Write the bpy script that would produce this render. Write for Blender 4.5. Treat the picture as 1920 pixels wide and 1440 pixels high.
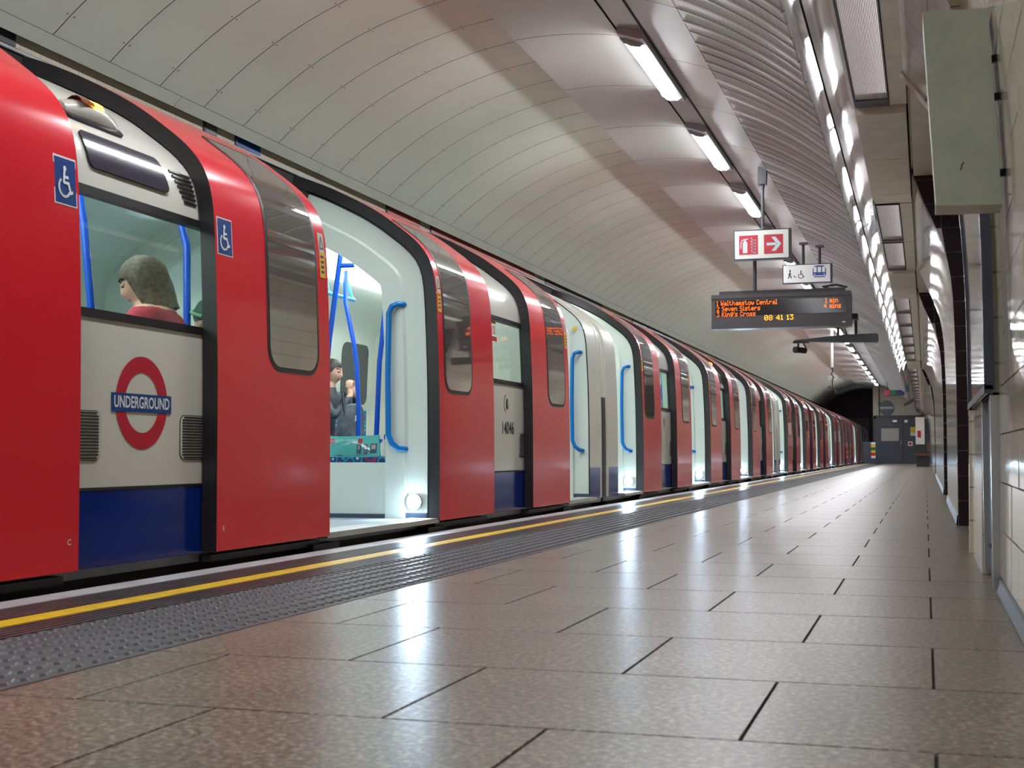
import bpy, math, random
from math import sin, cos, pi, sqrt, radians, atan2
from mathutils import Vector, Matrix
random.seed(7)
SC = bpy.context.scene
COL = SC.collection
for o in list(bpy.data.objects): bpy.data.objects.remove(o)

# ------------------------------------------------------------------ camera
cam_d = bpy.data.cameras.new('camera'); CAM = bpy.data.objects.new('camera', cam_d); COL.objects.link(CAM)
cam_d.sensor_width = 36.0; cam_d.lens = 36.0 * 2514.0 / 1920.0
cam_d.clip_start = 0.05; cam_d.clip_end = 300
YAW, PITCH = radians(17.1116), radians(2.9602)
CAM.location = (0, 0, 0.5)
CAM.rotation_euler = (pi / 2 + PITCH, 0, YAW)
cam_d.dof.use_dof = True; cam_d.dof.focus_distance = 11.5; cam_d.dof.aperture_fstop = 9.0
SC.camera = CAM
# ------------------------------------------------------------------ world, exposure
W = bpy.data.worlds.new('world'); SC.world = W; W.use_nodes = True
W.node_tree.nodes['Background'].inputs[0].default_value = (0.75, 0.78, 0.85, 1)
W.node_tree.nodes['Background'].inputs[1].default_value = 0.10
SC.view_settings.view_transform = 'Standard'; SC.view_settings.look = 'None'
SC.view_settings.gamma = 1.0; SC.view_settings.use_curve_mapping = False
SC.view_settings.exposure = 0.68
LAMP_STRENGTH = 46.0       # platform ceiling lights
SALOON_STRENGTH = 5.9      # light panels inside the carriages
STEP_STRENGTH = 430.0      # small white step lamps in the doorways
SC.cycles.use_denoising = True
SC.cycles.max_bounces = 8; SC.cycles.diffuse_bounces = 5; SC.cycles.glossy_bounces = 4
SC.cycles.transmission_bounces = 6; SC.cycles.transparent_max_bounces = 12
SC.cycles.sample_clamp_indirect = 8.0
SC.cycles.caustics_reflective = False; SC.cycles.caustics_refractive = False

# ------------------------------------------------------------------ materials
_M = {}
def mat(name, col, rough=0.5, metal=0.0, var=0.0, vscale=8.0, bump=0.0, bscale=40.0, spec=0.5, coat=0.0, col2=None, ior=None):
    if name in _M: return _M[name]
    m = bpy.data.materials.new(name); m.use_nodes = True; nt = m.node_tree; b = nt.nodes['Principled BSDF']
    b.inputs['Base Color'].default_value = (*col, 1); b.inputs['Roughness'].default_value = rough
    b.inputs['Metallic'].default_value = metal; b.inputs['Specular IOR Level'].default_value = spec
    b.inputs['Coat Weight'].default_value = coat; b.inputs['Coat Roughness'].default_value = 0.05
    if ior: b.inputs['IOR'].default_value = ior
    if var > 0 or col2 is not None or bump > 0:
        tc = nt.nodes.new('ShaderNodeTexCoord')
    if var > 0 or col2 is not None:
        n = nt.nodes.new('ShaderNodeTexNoise'); n.inputs['Scale'].default_value = vscale; n.inputs['Detail'].default_value = 5
        nt.links.new(tc.outputs['Object'], n.inputs['Vector'])
        r = nt.nodes.new('ShaderNodeValToRGB'); r.color_ramp.elements[0].position = 0.35; r.color_ramp.elements[1].position = 0.65
        c2 = col2 if col2 is not None else tuple(max(0, c * (1 + var)) for c in col)
        c1 = tuple(c * (1 - var) for c in col) if col2 is None else col
        r.color_ramp.elements[0].color = (*c1, 1); r.color_ramp.elements[1].color = (*c2, 1)
        nt.links.new(n.outputs['Fac'], r.inputs['Fac']); nt.links.new(r.outputs['Color'], b.inputs['Base Color'])
    if bump > 0:
        n2 = nt.nodes.new('ShaderNodeTexNoise'); n2.inputs['Scale'].default_value = bscale; n2.inputs['Detail'].default_value = 3
        nt.links.new(tc.outputs['Object'], n2.inputs['Vector'])
        bp = nt.nodes.new('ShaderNodeBump'); bp.inputs['Strength'].default_value = bump; bp.inputs['Distance'].default_value = 0.01
        nt.links.new(n2.outputs['Fac'], bp.inputs['Height']); nt.links.new(bp.outputs['Normal'], b.inputs['Normal'])
    _M[name] = m; return m
def emit(name, col, s):
    if name in _M: return _M[name]
    m = bpy.data.materials.new(name); m.use_nodes = True; nt = m.node_tree; nt.nodes.clear()
    e = nt.nodes.new('ShaderNodeEmission'); o = nt.nodes.new('ShaderNodeOutputMaterial')
    e.inputs[0].default_value = (*col, 1); e.inputs[1].default_value = s; nt.links.new(e.outputs[0], o.inputs[0])
    _M[name] = m; return m
def glass(name, tint, refl=1.5, rough=0.02):
    if name in _M: return _M[name]
    m = bpy.data.materials.new(name); m.use_nodes = True; nt = m.node_tree; nt.nodes.clear()
    t = nt.nodes.new('ShaderNodeBsdfTransparent'); t.inputs[0].default_value = (*tint, 1)
    g = nt.nodes.new('ShaderNodeBsdfGlossy'); g.inputs['Roughness'].default_value = rough
    lw = nt.nodes.new('ShaderNodeLayerWeight'); lw.inputs[0].default_value = 0.5
    pw = nt.nodes.new('ShaderNodeMath'); pw.operation = 'POWER'; pw.inputs[1].default_value = 4.0
    f = nt.nodes.new('ShaderNodeMath'); f.operation = 'MULTIPLY_ADD'; f.inputs[1].default_value = 0.5 * (refl - .5); f.inputs[2].default_value = 0.035
    nt.links.new(lw.outputs['Facing'], pw.inputs[0]); nt.links.new(pw.outputs[0], f.inputs[0])
    mx = nt.nodes.new('ShaderNodeMixShader'); o = nt.nodes.new('ShaderNodeOutputMaterial')
    nt.links.new(f.outputs[0], mx.inputs[0]); nt.links.new(t.outputs[0], mx.inputs[1]); nt.links.new(g.outputs[0], mx.inputs[2])
    nt.links.new(mx.outputs[0], o.inputs[0]); _M[name] = m; return m

def floor_tile_mat():
    m = mat('terrazzo_tile', (0.2, 0.18, 0.16), 0.30, bump=0.0, spec=0.30)
    nt = m.node_tree; b = nt.nodes['Principled BSDF']
    tc = nt.nodes.new('ShaderNodeTexCoord'); geo = nt.nodes.new('ShaderNodeNewGeometry')
    n1 = nt.nodes.new('ShaderNodeTexNoise'); n1.inputs['Scale'].default_value = 62; n1.inputs['Detail'].default_value = 4; n1.inputs['Roughness'].default_value = 0.75
    n2 = nt.nodes.new('ShaderNodeTexNoise'); n2.inputs['Scale'].default_value = 3.0; n2.inputs['Detail'].default_value = 3
    for n in (n1, n2): nt.links.new(geo.outputs['Position'], n.inputs['Vector'])
    r = nt.nodes.new('ShaderNodeValToRGB'); e = r.color_ramp.elements
    e[0].position = 0.34; e[0].color = (0.045, 0.037, 0.026, 1); e[1].position = 0.66; e[1].color = (0.42, 0.365, 0.285, 1)
    x = r.color_ramp.elements.new(0.5); x.color = (0.155, 0.133, 0.10, 1)
    nt.links.new(n1.outputs['Fac'], r.inputs['Fac'])
    mx = nt.nodes.new('ShaderNodeMix'); mx.data_type = 'RGBA'; mx.blend_type = 'MULTIPLY'; mx.inputs[0].default_value = 0.5
    r2 = nt.nodes.new('ShaderNodeValToRGB'); r2.color_ramp.elements[0].position = .3; r2.color_ramp.elements[0].color = (.66, .62, .6, 1)
    r2.color_ramp.elements[1].position = .7; r2.color_ramp.elements[1].color = (1.1, 1.08, 1.05, 1)
    nt.links.new(n2.outputs['Fac'], r2.inputs['Fac'])
    nt.links.new(r.outputs['Color'], mx.inputs[6]); nt.links.new(r2.outputs['Color'], mx.inputs[7])
    nt.links.new(mx.outputs[2], b.inputs['Base Color'])
    mr = nt.nodes.new('ShaderNodeMapRange'); mr.inputs['To Min'].default_value = 0.24; mr.inputs['To Max'].default_value = 0.40
    nt.links.new(n1.outputs['Fac'], mr.inputs['Value']); nt.links.new(mr.outputs[0], b.inputs['Roughness'])
    bp = nt.nodes.new('ShaderNodeBump'); bp.inputs['Strength'].default_value = 0.25; bp.inputs['Distance'].default_value = 0.002
    nt.links.new(n1.outputs['Fac'], bp.inputs['Height']); nt.links.new(bp.outputs['Normal'], b.inputs['Normal'])
    return m
def moquette_mat():
    m = mat('moquette', (0.02, 0.06, 0.2), 0.9)
    nt = m.node_tree; b = nt.nodes['Principled BSDF']; tc = nt.nodes.new('ShaderNodeTexCoord')
    v = nt.nodes.new('ShaderNodeTexVoronoi'); v.inputs['Scale'].default_value = 16
    nt.links.new(tc.outputs['Object'], v.inputs['Vector'])
    r = nt.nodes.new('ShaderNodeValToRGB'); r.color_ramp.interpolation = 'CONSTANT'; e = r.color_ramp.elements
    e[0].color = (0.45, 0.5, 0.6, 1); e[1].position = .22; e[1].color = (0.02, 0.06, 0.22, 1)
    a = e.new(.45); a.color = (0.02, 0.3, 0.36, 1); a = e.new(.6); a.color = (0.02, 0.05, 0.2, 1); a = e.new(.75); a.color = (0.25, 0.05, 0.12, 1)
    nt.links.new(v.outputs['Distance'], r.inputs['Fac']); nt.links.new(r.outputs['Color'], b.inputs['Base Color']); return m
def perforated_mat():
    m = mat('perforated_metal', (0.22, 0.2, 0.185), 0.38, metal=0.55)
    nt = m.node_tree; b = nt.nodes['Principled BSDF']; tc = nt.nodes.new('ShaderNodeTexCoord')
    v = nt.nodes.new('ShaderNodeTexVoronoi'); v.inputs['Scale'].default_value = 75; v.inputs['Randomness'].default_value = 0.0
    nt.links.new(tc.outputs['Object'], v.inputs['Vector'])
    r = nt.nodes.new('ShaderNodeValToRGB'); e = r.color_ramp.elements; e[0].position = .25; e[0].color = (0.035, .032, .028, 1); e[1].position = .4; e[1].color = (0.25, .232, .212, 1)
    nt.links.new(v.outputs['Distance'], r.inputs['Fac']); nt.links.new(r.outputs['Color'], b.inputs['Base Color']); return m
def wall_tile_mat(name, c1, c2, grout, bw, bh):
    m = mat(name, c1, 0.08)
    nt = m.node_tree; b = nt.nodes['Principled BSDF']; geo = nt.nodes.new('ShaderNodeNewGeometry')
    sp = nt.nodes.new('ShaderNodeSeparateXYZ'); cb = nt.nodes.new('ShaderNodeCombineXYZ')
    nt.links.new(geo.outputs['Position'], sp.inputs[0]); nt.links.new(sp.outputs['Y'], cb.inputs['X']); nt.links.new(sp.outputs['Z'], cb.inputs['Y'])
    br = nt.nodes.new('ShaderNodeTexBrick'); br.offset = 0.0; br.inputs['Scale'].default_value = 1.0
    br.inputs['Brick Width'].default_value = bw; br.inputs['Row Height'].default_value = bh; br.inputs['Mortar Size'].default_value = 0.004
    br.inputs['Color1'].default_value = (*c1, 1); br.inputs['Color2'].default_value = (*c2, 1); br.inputs['Mortar'].default_value = (*grout, 1)
    nt.links.new(cb.outputs[0], br.inputs['Vector']); nt.links.new(br.outputs['Color'], b.inputs['Base Color'])
    n2 = nt.nodes.new('ShaderNodeTexNoise'); n2.inputs['Scale'].default_value = 9; nt.links.new(geo.outputs['Position'], n2.inputs['Vector'])
    bp = nt.nodes.new('ShaderNodeBump'); bp.inputs['Strength'].default_value = 0.10; bp.inputs['Distance'].default_value = 0.01
    nt.links.new(n2.outputs['Fac'], bp.inputs['Height']); nt.links.new(bp.outputs['Normal'], b.inputs['Normal'])
    return m

TILE = floor_tile_mat(); MOQ = moquette_mat(); PERF = perforated_mat()
GROUT = mat('dark_grout', (0.025, 0.024, 0.023), 0.8)
CONC = mat('dark_concrete', (0.03, 0.028, 0.027), 0.9, var=0.4)
BLACK = mat('soot_black', (0.008, 0.007, 0.009), 0.8)
NOSE = mat('edge_nosing_white', (0.40, 0.39, 0.40), 0.45, var=0.15, vscale=3)
RIBM = mat('ribbed_edge_tile', (0.10, 0.078, 0.074), 0.32, var=0.2)
YEL = mat('yellow_line', (0.66, 0.42, 0.012), 0.42, var=0.12, vscale=12)
TACT = mat('tactile_grey', (0.068, 0.069, 0.074), 0.46, spec=0.4, var=0.10, vscale=5)
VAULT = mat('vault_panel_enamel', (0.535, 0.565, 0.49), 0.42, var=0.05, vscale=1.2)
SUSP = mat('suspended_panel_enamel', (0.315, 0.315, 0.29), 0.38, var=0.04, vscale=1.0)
SEAM = mat('seam_dark', (0.05, 0.045, 0.04), 0.8)
STEEL = mat('brushed_steel', (0.40, 0.375, 0.35), 0.07, metal=0.85, bump=0.03, bscale=2.5)
RIDGE = mat('pressed_ridge', (0.46, 0.44, 0.41), 0.4, metal=0.1)
SOFF = mat('soffit_cream', (0.86, 0.82, 0.71), 0.4, var=0.05)
SLAT = mat('grille_slat_metal', (0.72, 0.66, 0.66), 0.25, metal=0.9)
DGREY = mat('dark_grey_paint', (0.045, 0.045, 0.055), 0.45)
MGREY = mat('mid_grey_paint', (0.12, 0.125, 0.14), 0.4)
CREAMT = mat('cream_wall_tile', (0.60, 0.55, 0.43), 0.07, var=0.05, vscale=2, bump=0.07, bscale=7)
CREAMW = wall_tile_mat('cream_wall_tiling', (0.60, 0.55, 0.43), (0.56, 0.51, 0.40), (0.25, 0.22, 0.17), 0.34, 0.165)
BLKT = mat('black_wall_tile', (0.022, 0.010, 0.014), 0.14)
WGROUT = mat('pale_grout', (0.5, 0.47, 0.45), 0.8)
RED = mat('train_red_enamel', (0.70, 0.016, 0.030), 0.20, coat=0.35, spec=0.4)
BLUE = mat('train_blue_enamel', (0.002, 0.022, 0.19), 0.14, coat=0.15, spec=0.3)
BODY = mat('train_body_grey_white', (0.64, 0.635, 0.555), 0.22, coat=0.3)
ROOF = mat('train_roof_grey', (0.10, 0.10, 0.105), 0.6)
RUB = mat('black_rubber', (0.014, 0.012, 0.014), 0.38)
LIN = mat('saloon_lining', (0.64, 0.725, 0.655), 0.32)
JAMB = mat('saloon_screen_cream', (0.63, 0.70, 0.63), 0.30)
SFLOOR = mat('saloon_floor', (0.30, 0.33, 0.36), 0.3, var=0.15)
POLE = mat('pole_blue', (0.0, 0.075, 0.55), 0.22)
POLEC = mat('handrail_blue', (0.0, 0.17, 0.55), 0.22)
CYAN = mat('rail_cyan', (0.0, 0.40, 0.75), 0.25)
DGLASS = mat('dark_window_glass', (0.42, 0.40, 0.36), 0.03, metal=0.8)
WGLASS = glass('window_glass', (0.90, 0.95, 0.92))
PGLASS = glass('poster_glass', (0.95, 0.95, 0.95))
ALU = mat('aluminium', (0.6, 0.6, 0.6), 0.3, metal=0.9)
WHITE = mat('white_print', (0.80, 0.80, 0.78), 0.4)
SIGNW = mat('sign_white', (0.72, 0.74, 0.68), 0.35)
SIGNB = mat('sign_blue', (0.004, 0.05, 0.22), 0.3)
SIGNR = mat('sign_red', (0.50, 0.01, 0.03), 0.35)
SIGNK = mat('sign_black', (0.012, 0.012, 0.014), 0.4)
LTBLUE = mat('sign_pale_blue', (0.55, 0.68, 0.72), 0.4)
WLAMP = emit('platform_lamp', (0.93, 0.95, 1.0), LAMP_STRENGTH)
SLAMP = emit('saloon_lamp', (0.93, 1.0, 0.97), SALOON_STRENGTH)
GFILL = emit('louvre_fill_glow', (1.0, 0.95, 0.94), 0.8)  # glow added behind the vent grille slats as fill light
STEPL = emit('step_lamp', (0.60, 0.80, 1.0), STEP_STRENGTH)
ORANGE = emit('orange_lamp', (1.0, 0.28, 0.02), 14.0)
ORANGE_S = emit('orange_lamp_far', (1.0, 0.25, 0.03), 30.0)
LED = emit('led_orange', (1.0, 0.13, 0.012), 2.1)
LEDY = emit('led_amber', (1.0, 0.36, 0.02), 2.0)

# ------------------------------------------------------------------ mesh helpers
class MB:
    def __init__(s): s.v = []; s.f = []; s.m = []
    def add(s, vs, fs, mi=0):
        o = len(s.v); s.v += [tuple(v) for v in vs]
        for k, f in enumerate(fs):
            s.f.append(tuple(i + o for i in f)); s.m.append(mi[k] if isinstance(mi, (list, tuple)) else mi)
        return s
    def box(s, x0, x1, y0, y1, z0, z1, mi=0):
        vs = [(x, y, z) for z in (z0, z1) for y in (y0, y1) for x in (x0, x1)]
        return s.add(vs, [(0, 2, 3, 1), (4, 5, 7, 6), (0, 1, 5, 4), (2, 6, 7, 3), (0, 4, 6, 2), (1, 3, 7, 5)], mi)
    def quad(s, a, b, c, d, mi=0): return s.add([a, b, c, d], [(0, 1, 2, 3)], mi)
    def prism(s, poly, fn, t0, t1, mi=0, me=None):
        """poly: 2D outline; fn(u,v,t)->3D; slab between t0 (back) and t1 (front)"""
        n = len(poly); vs = [fn(u, v, t1) for u, v in poly] + [fn(u, v, t0) for u, v in poly]
        fs = [tuple(range(n)), tuple(range(2 * n - 1, n - 1, -1))] + [(i, i + n, (i + 1) % n + n, (i + 1) % n) for i in range(n)]
        me = mi if me is None else me
        return s.add(vs, fs, [mi, mi] + [me] * n)
    def tube(s, path, r, n=8, mi=0, caps=True):
        P = [Vector(p) for p in path]; rings = []
        up = None
        for i, p in enumerate(P):
            d = (P[min(i + 1, len(P) - 1)] - P[max(i - 1, 0)]).normalized()
            if up is None: up = Vector((0, 0, 1)) if abs(d.z) < .9 else Vector((1, 0, 0))
            a = d.cross(up).normalized(); b = a.cross(d).normalized(); up = b
            rr = r[i] if isinstance(r, (list, tuple)) else r
            rings.append([p + (a * cos(2 * pi * k / n) + b * sin(2 * pi * k / n)) * rr for k in range(n)])
        vs = [v for R in rings for v in R]; fs = []
        for i in range(len(P) - 1):
            for k in range(n): fs.append((i * n + k, i * n + (k + 1) % n, (i + 1) * n + (k + 1) % n, (i + 1) * n + k))
        if caps: fs += [tuple(range(n - 1, -1, -1)), tuple((len(P) - 1) * n + k for k in range(n))]
        return s.add(vs, fs, mi)
    def ball(s, c, rx, ry, rz, nu=12, nv=8, mi=0):
        vs = [(c[0], c[1], c[2] - rz)]
        for j in range(1, nv):
            t = -pi / 2 + pi * j / nv
            for i in range(nu): vs.append((c[0] + rx * cos(t) * cos(2 * pi * i / nu), c[1] + ry * cos(t) * sin(2 * pi * i / nu), c[2] + rz * sin(t)))
        vs.append((c[0], c[1], c[2] + rz)); fs = []
        for i in range(nu): fs.append((0, 1 + (i + 1) % nu, 1 + i)); fs.append((len(vs) - 1, 1 + (nv - 2) * nu + i, 1 + (nv - 2) * nu + (i + 1) % nu))
        for j in range(nv - 2):
            for i in range(nu): fs.append((1 + j * nu + i, 1 + j * nu + (i + 1) % nu, 1 + (j + 1) * nu + (i + 1) % nu, 1 + (j + 1) * nu + i))
        return s.add(vs, fs, mi)
    def mesh(s, name, mats, smooth=0):
        me = bpy.data.meshes.new(name); me.from_pydata(s.v, [], s.f)
        for m in (mats if isinstance(mats, (list, tuple)) else [mats]): me.materials.append(m)
        me.polygons.foreach_set('material_index', s.m); me.update()
        if smooth:
            me.shade_smooth(); me.set_sharp_from_angle(angle=smooth)
        return me
    def build(s, name, mats, parent=None, smooth=0, loc=None, kind=None):
        return link(name, s.mesh(name, mats, smooth), parent, loc, kind)
def link(name, me, parent=None, loc=None, kind=None):
    o = bpy.data.objects.new(name, me); COL.objects.link(o)
    if parent is not None: o.parent = parent
    if loc is not None: o.location = loc
    if kind: o['kind'] = kind
    return o
def thing(name, label, cat, loc=(0, 0, 0), group=None):
    o = bpy.data.objects.new(name, None); COL.objects.link(o); o.location = loc; o.empty_display_size = .1
    return tag(o, label, cat, group)
def tag(o, label, cat, group=None):
    o['label'] = label; o['category'] = cat
    if group: o['group'] = group
    return o
def struct(name, label=None):
    o = bpy.data.objects.new(name, None); COL.objects.link(o); o['kind'] = 'structure'
    if label: o['label'] = label
    return o
def skind(o, label=None):
    o['kind'] = 'structure'
    if label: o['label'] = label
    return o
def kids(o): return [c for c in bpy.data.objects if c.parent == o]
def copy_tree(o, parent=None, skip=()):
    c = o.copy(); COL.objects.link(c)
    if parent is not None: c.parent = parent
    for ch in list(o.children):
        if ch.name.split('.')[0] in skip: continue
        copy_tree(ch, c, skip)
    return c
_fc = {}
def text_mesh(txt, size=1.0, bold=0.0, sx=1.0):
    """flat text outline -> (verts2d, faces), origin centred"""
    cu = bpy.data.curves.new('t', 'FONT'); cu.body = txt; cu.size = size; cu.align_x = 'CENTER'; cu.align_y = 'CENTER'; cu.offset = bold; cu.resolution_u = 3
    ob = bpy.data.objects.new('t', cu); COL.objects.link(ob)
    dg = bpy.context.evaluated_depsgraph_get(); me = bpy.data.meshes.new_from_object(ob.evaluated_get(dg))
    vs = [(v.co.x * sx, v.co.y) for v in me.vertices]; fs = [tuple(p.vertices) for p in me.polygons]
    bpy.data.objects.remove(ob); bpy.data.meshes.remove(me); bpy.data.curves.remove(cu)
    return vs, fs
def put_text(mb, txt, fn, size, mi=0, bold=0.0, sx=1.0, t=0.0):
    vs, fs = text_mesh(txt, size, bold, sx); mb.add([fn(u, v, t) for u, v in vs], fs, mi)
def stroke(mb, pts, w, fn, t, mi=0, closed=False):
    pts = list(pts) + ([pts[0]] if closed else [])
    for (a, b), (c, d) in zip(pts, pts[1:]):
        L = math.hypot(c - a, d - b) or 1; nx, ny = -(d - b) / L * w / 2, (c - a) / L * w / 2; ex, ey = (c - a) / L * w * .3, (d - b) / L * w * .3
        mb.add([fn(a - ex + nx, b - ey + ny, t), fn(a - ex - nx, b - ey - ny, t), fn(c + ex - nx, d + ey - ny, t), fn(c + ex + nx, d + ey + ny, t)], [(0, 1, 2, 3)], mi)
def disc(mb, u, v, r, fn, t, mi=0, n=16, ry=None):
    ry = ry or r
    mb.add([fn(u + r * cos(2 * pi * k / n), v + ry * sin(2 * pi * k / n), t) for k in range(n)], [tuple(range(n))], mi)
def ring(mb, u, v, r0, r1, fn, t, mi=0, n=40, a0=0, a1=2 * pi):
    vs = []; fs = []
    for k in range(n + 1):
        a = a0 + (a1 - a0) * k / n; vs += [fn(u + r0 * cos(a), v + r0 * sin(a), t), fn(u + r1 * cos(a), v + r1 * sin(a), t)]
    for k in range(n): fs.append((2 * k, 2 * k + 1, 2 * k + 3, 2 * k + 2))
    mb.add(vs, fs, mi)
def arc(u, v, r, a0, a1, n=10): return [(u + r * cos(radians(a0 + (a1 - a0) * k / n)), v + r * sin(radians(a0 + (a1 - a0) * k / n))) for k in range(n + 1)]

# ================================================================== TUNNEL GEOMETRY
CX, CZ = -2.85, 0.60
def circ(R, a):                      # point on circle radius R seen from the platform under slope X/(Z-.5)=a
    A = a * a + 1; B = 2 * (-a * CX) - .2; Cc = CX * CX + .01 - R * R
    u = (-B + sqrt(B * B - 4 * A * Cc)) / (2 * A); return (a * u, .5 + u)
def ang(p): return atan2(p[0] - CX, p[1] - CZ)      # angle from vertical, + to the right
def cpt(R, t): return (CX + R * sin(t), CZ + R * cos(t))
Y_START, Y_END = -12.0, 75.0

def curved_panel(mb, R0, R1, t0, t1, y0, y1, n=14, mi=0, me=1):
    """panel between angles t0..t1; R0 visible (inner) face, R1 back"""
    vs = []; fs = []; ms = []
    for k in range(n + 1):
        t = t0 + (t1 - t0) * k / n; a = cpt(R0, t); b = cpt(R1, t)
        vs += [(a[0], y0, a[1]), (a[0], y1, a[1]), (b[0], y0, b[1]), (b[0], y1, b[1])]
    for k in range(n):
        i = 4 * k; j = i + 4
        fs += [(i, i + 1, j + 1, j), (i, j, j + 2, i + 2), (i + 1, i + 3, j + 3, j + 1)]; ms += [mi, me, me]
    e = 4 * n; fs += [(0, 2, 3, 1), (e, e + 1, e + 3, e + 2)]; ms += [me, me]
    mb.add(vs, fs, ms)

# ---------- ceiling: vault shell with panels
ceiling = MB(); t_l = ang(circ(3.4, -2.06)); t_lt = ang(circ(3.4, -1.981)); t_r = ang((0.9, 2.9))
curved_panel(ceiling, 3.415, 3.55, t_l - .002, 0.9, Y_START, Y_END, 40, 0, 0)
CEIL = skind(ceiling.build('ceiling', [SEAM], smooth=.5), 'curved tunnel vault clad in cream grey panels')
PITCH_V = 0.61; YV0 = 10.07 - 0.61 * 11
def vault_panel_mesh(L):
    mb = MB(); curved_panel(mb, 3.40, 3.412, t_lt + .001, 0.16, .004, L - .004, 18, 0, 1)
    for k in range(7):
        t = t_lt + .05 + k * .165
        for yy in (.035, L - .035):
            vs = []
            for q in range(6):
                tt = t + .0022 * cos(q * pi / 3); p = cpt(3.3985, tt); vs.append((p[0], yy + .0075 * sin(q * pi / 3), p[1]))
            mb.add(vs, [tuple(range(6))], 1)
    return mb.mesh('vault_panel', [VAULT, SEAM], .5)
vp = vault_panel_mesh(PITCH_V)
nV = int((Y_END - YV0) / PITCH_V)
for k in range(nV): link('vault_panel', vp, CEIL, (0, YV0 + k * PITCH_V, 0))
mb = MB(); y = YV0
while y > Y_START: curved_panel(mb, 3.40, 3.412, t_lt + .001, .16, y - PITCH_V + .004, y - .004, 18, 0, 1); y -= PITCH_V
mb.build('vault_panelling', [VAULT, SEAM], CEIL, .5, kind='stuff')
# cornice band at the foot of the vault
def cornice_mesh(L):
    mb = MB(); curved_panel(mb, 3.399, 3.43, t_l, t_lt + .0002, .002, L - .002, 3, 0, 1); return mb.mesh('cornice_panel', [VAULT, SEAM], .5)
cm = cornice_mesh(2.44)
for k in range(-6, 31): link('cornice_panel', cm, CEIL, (0, YV0 + .3 + k * 2.44, 0))
# suspended ceiling (right half)
RS = 3.258
tE = ang((-3.14, 3.845)); tL0 = ang(circ(RS, -.684)); tL1 = ang(circ(RS, -.622)); tD = ang(circ(RS, -.5165))
SP = 1.569; YL0 = 11.03; YS0 = YL0 - .78 - SP * 8
def strip_panel(name, t0, t1, L, m, n=8, R=RS, th=.012):
    mb = MB(); curved_panel(mb, R, R + th, t0 + .0014, t1 - .0014, .004, L - .004, n, 0, 1)
    return mb.mesh(name, [m, SEAM], .5)
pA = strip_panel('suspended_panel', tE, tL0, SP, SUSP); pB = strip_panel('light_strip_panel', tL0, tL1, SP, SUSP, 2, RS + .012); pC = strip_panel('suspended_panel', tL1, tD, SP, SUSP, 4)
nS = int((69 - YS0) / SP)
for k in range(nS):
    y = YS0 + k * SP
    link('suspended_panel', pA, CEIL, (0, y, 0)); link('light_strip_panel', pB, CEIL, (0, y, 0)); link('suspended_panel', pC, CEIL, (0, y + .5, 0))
mb = MB(); curved_panel(mb, RS + .03, RS + .06, tE + .003, tD, Y_START, 68.2, 12, 0, 0); curved_panel(mb, RS + .012, RS + .03, tE + .003, tD, Y_START, YS0, 12, 1, 1)
mb.build('suspended_ceiling_tray', [SEAM, SUSP], CEIL, .5)
mb = MB()
for t in (tL1, tD): 
    p = cpt(RS - .006, t); mb.box(p[0] - .006, p[0] + .006, Y_START, 68.2, p[1] - .004, p[1] + .04, 0)
mb.build('black_edge_trim', [BLACK], CEIL)
# perforated ribbed metal panels
RP = 3.24; tP = ang(circ(RP, -.294))
def perf_mesh(L):
    mb = MB(); curved_panel(mb, RP, RP + .012, tD + .003, tP, .003, L - .003, 10, 0, 1)
    for yy in (.02,):
        curved_panel(mb, RP - .012, RP, tD + .003, tP, yy - .014, yy + .014, 10, 2, 2)
    curved_panel(mb, RP - .006, RP, tD + .003, tP, L / 2 - .005, L / 2 + .005, 10, 0, 0)
    return mb.mesh('perforated_panel', [PERF, SEAM, RIDGE], .5)
pf = perf_mesh(.523)
YP0 = 1.0
for k in range(int((68 - YP0) / .523)): link('perforated_panel', pf, CEIL, (0, YP0 + k * .523, 0))
mb = MB(); curved_panel(mb, RP + .015, RP + .04, tD, tP + .02, Y_START, 68.2, 10, 0, 0); mb.build('perforated_backing', [SEAM], CEIL, .5)
# steel fascia (two inclined strips with a groove)
P0 = (cpt(RP, tP)[0], cpt(RP, tP)[1]); P3 = (-.364, 2.49)
def lerp(a, b, t): return (a[0] + (b[0] - a[0]) * t, a[1] + (b[1] - a[1]) * t)
TR1 = struct('trim_1', 'polished steel fascia strips running along the upper right of the tunnel')
def fascia(t0, t1, L):
    a = lerp(P0, P3, t0); b = lerp(P0, P3, t1); mb = MB()
    nx, nz = (P0[1] - P3[1]), -(P0[0] - P3[0]); l = math.hypot(nx, nz); nx, nz = nx / l * .02, nz / l * .02
    mid = ((a[0] + b[0]) / 2 - nx * .5, (a[1] + b[1]) / 2 + nz * .5 - .012)
    q = [a, lerp(a, mid, .5), mid, lerp(mid, b, .5), b]
    vs = [(p[0], yy, p[1]) for p in q for yy in (.003, L - .003)] + [(p[0] + .03, yy, p[1] + .02) for p in q for yy in (.003, L - .003)]
    fs = [(2 * i, 2 * i + 1, 2 * i + 3, 2 * i + 2) for i in range(4)] + [(10 + 2 * i, 12 + 2 * i, 13 + 2 * i, 11 + 2 * i) for i in range(4)]
    fs += [(0, 10, 11, 1), (8, 9, 19, 18), (0, 2, 12, 10), (2, 4, 14, 12), (4, 6, 16, 14), (6, 8, 18, 16), (1, 11, 13, 3), (3, 13, 15, 5), (5, 15, 17, 7), (7, 17, 19, 9)]
    mb.add(vs, fs, 0); return mb.mesh('fascia_panel', [STEEL], .5)
fa = fascia(.01, .44, 1.83); fb = fascia(.49, 1.0, 1.83)
for k in range(-3, 37):
    link('fascia_panel', fa, TR1, (0, k * 1.83, 0)); link('fascia_panel', fb, TR1, (0, k * 1.83, 0))
mb = MB(); a = lerp(P0, P3, 0.0); b = lerp(P0, P3, 1)
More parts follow.
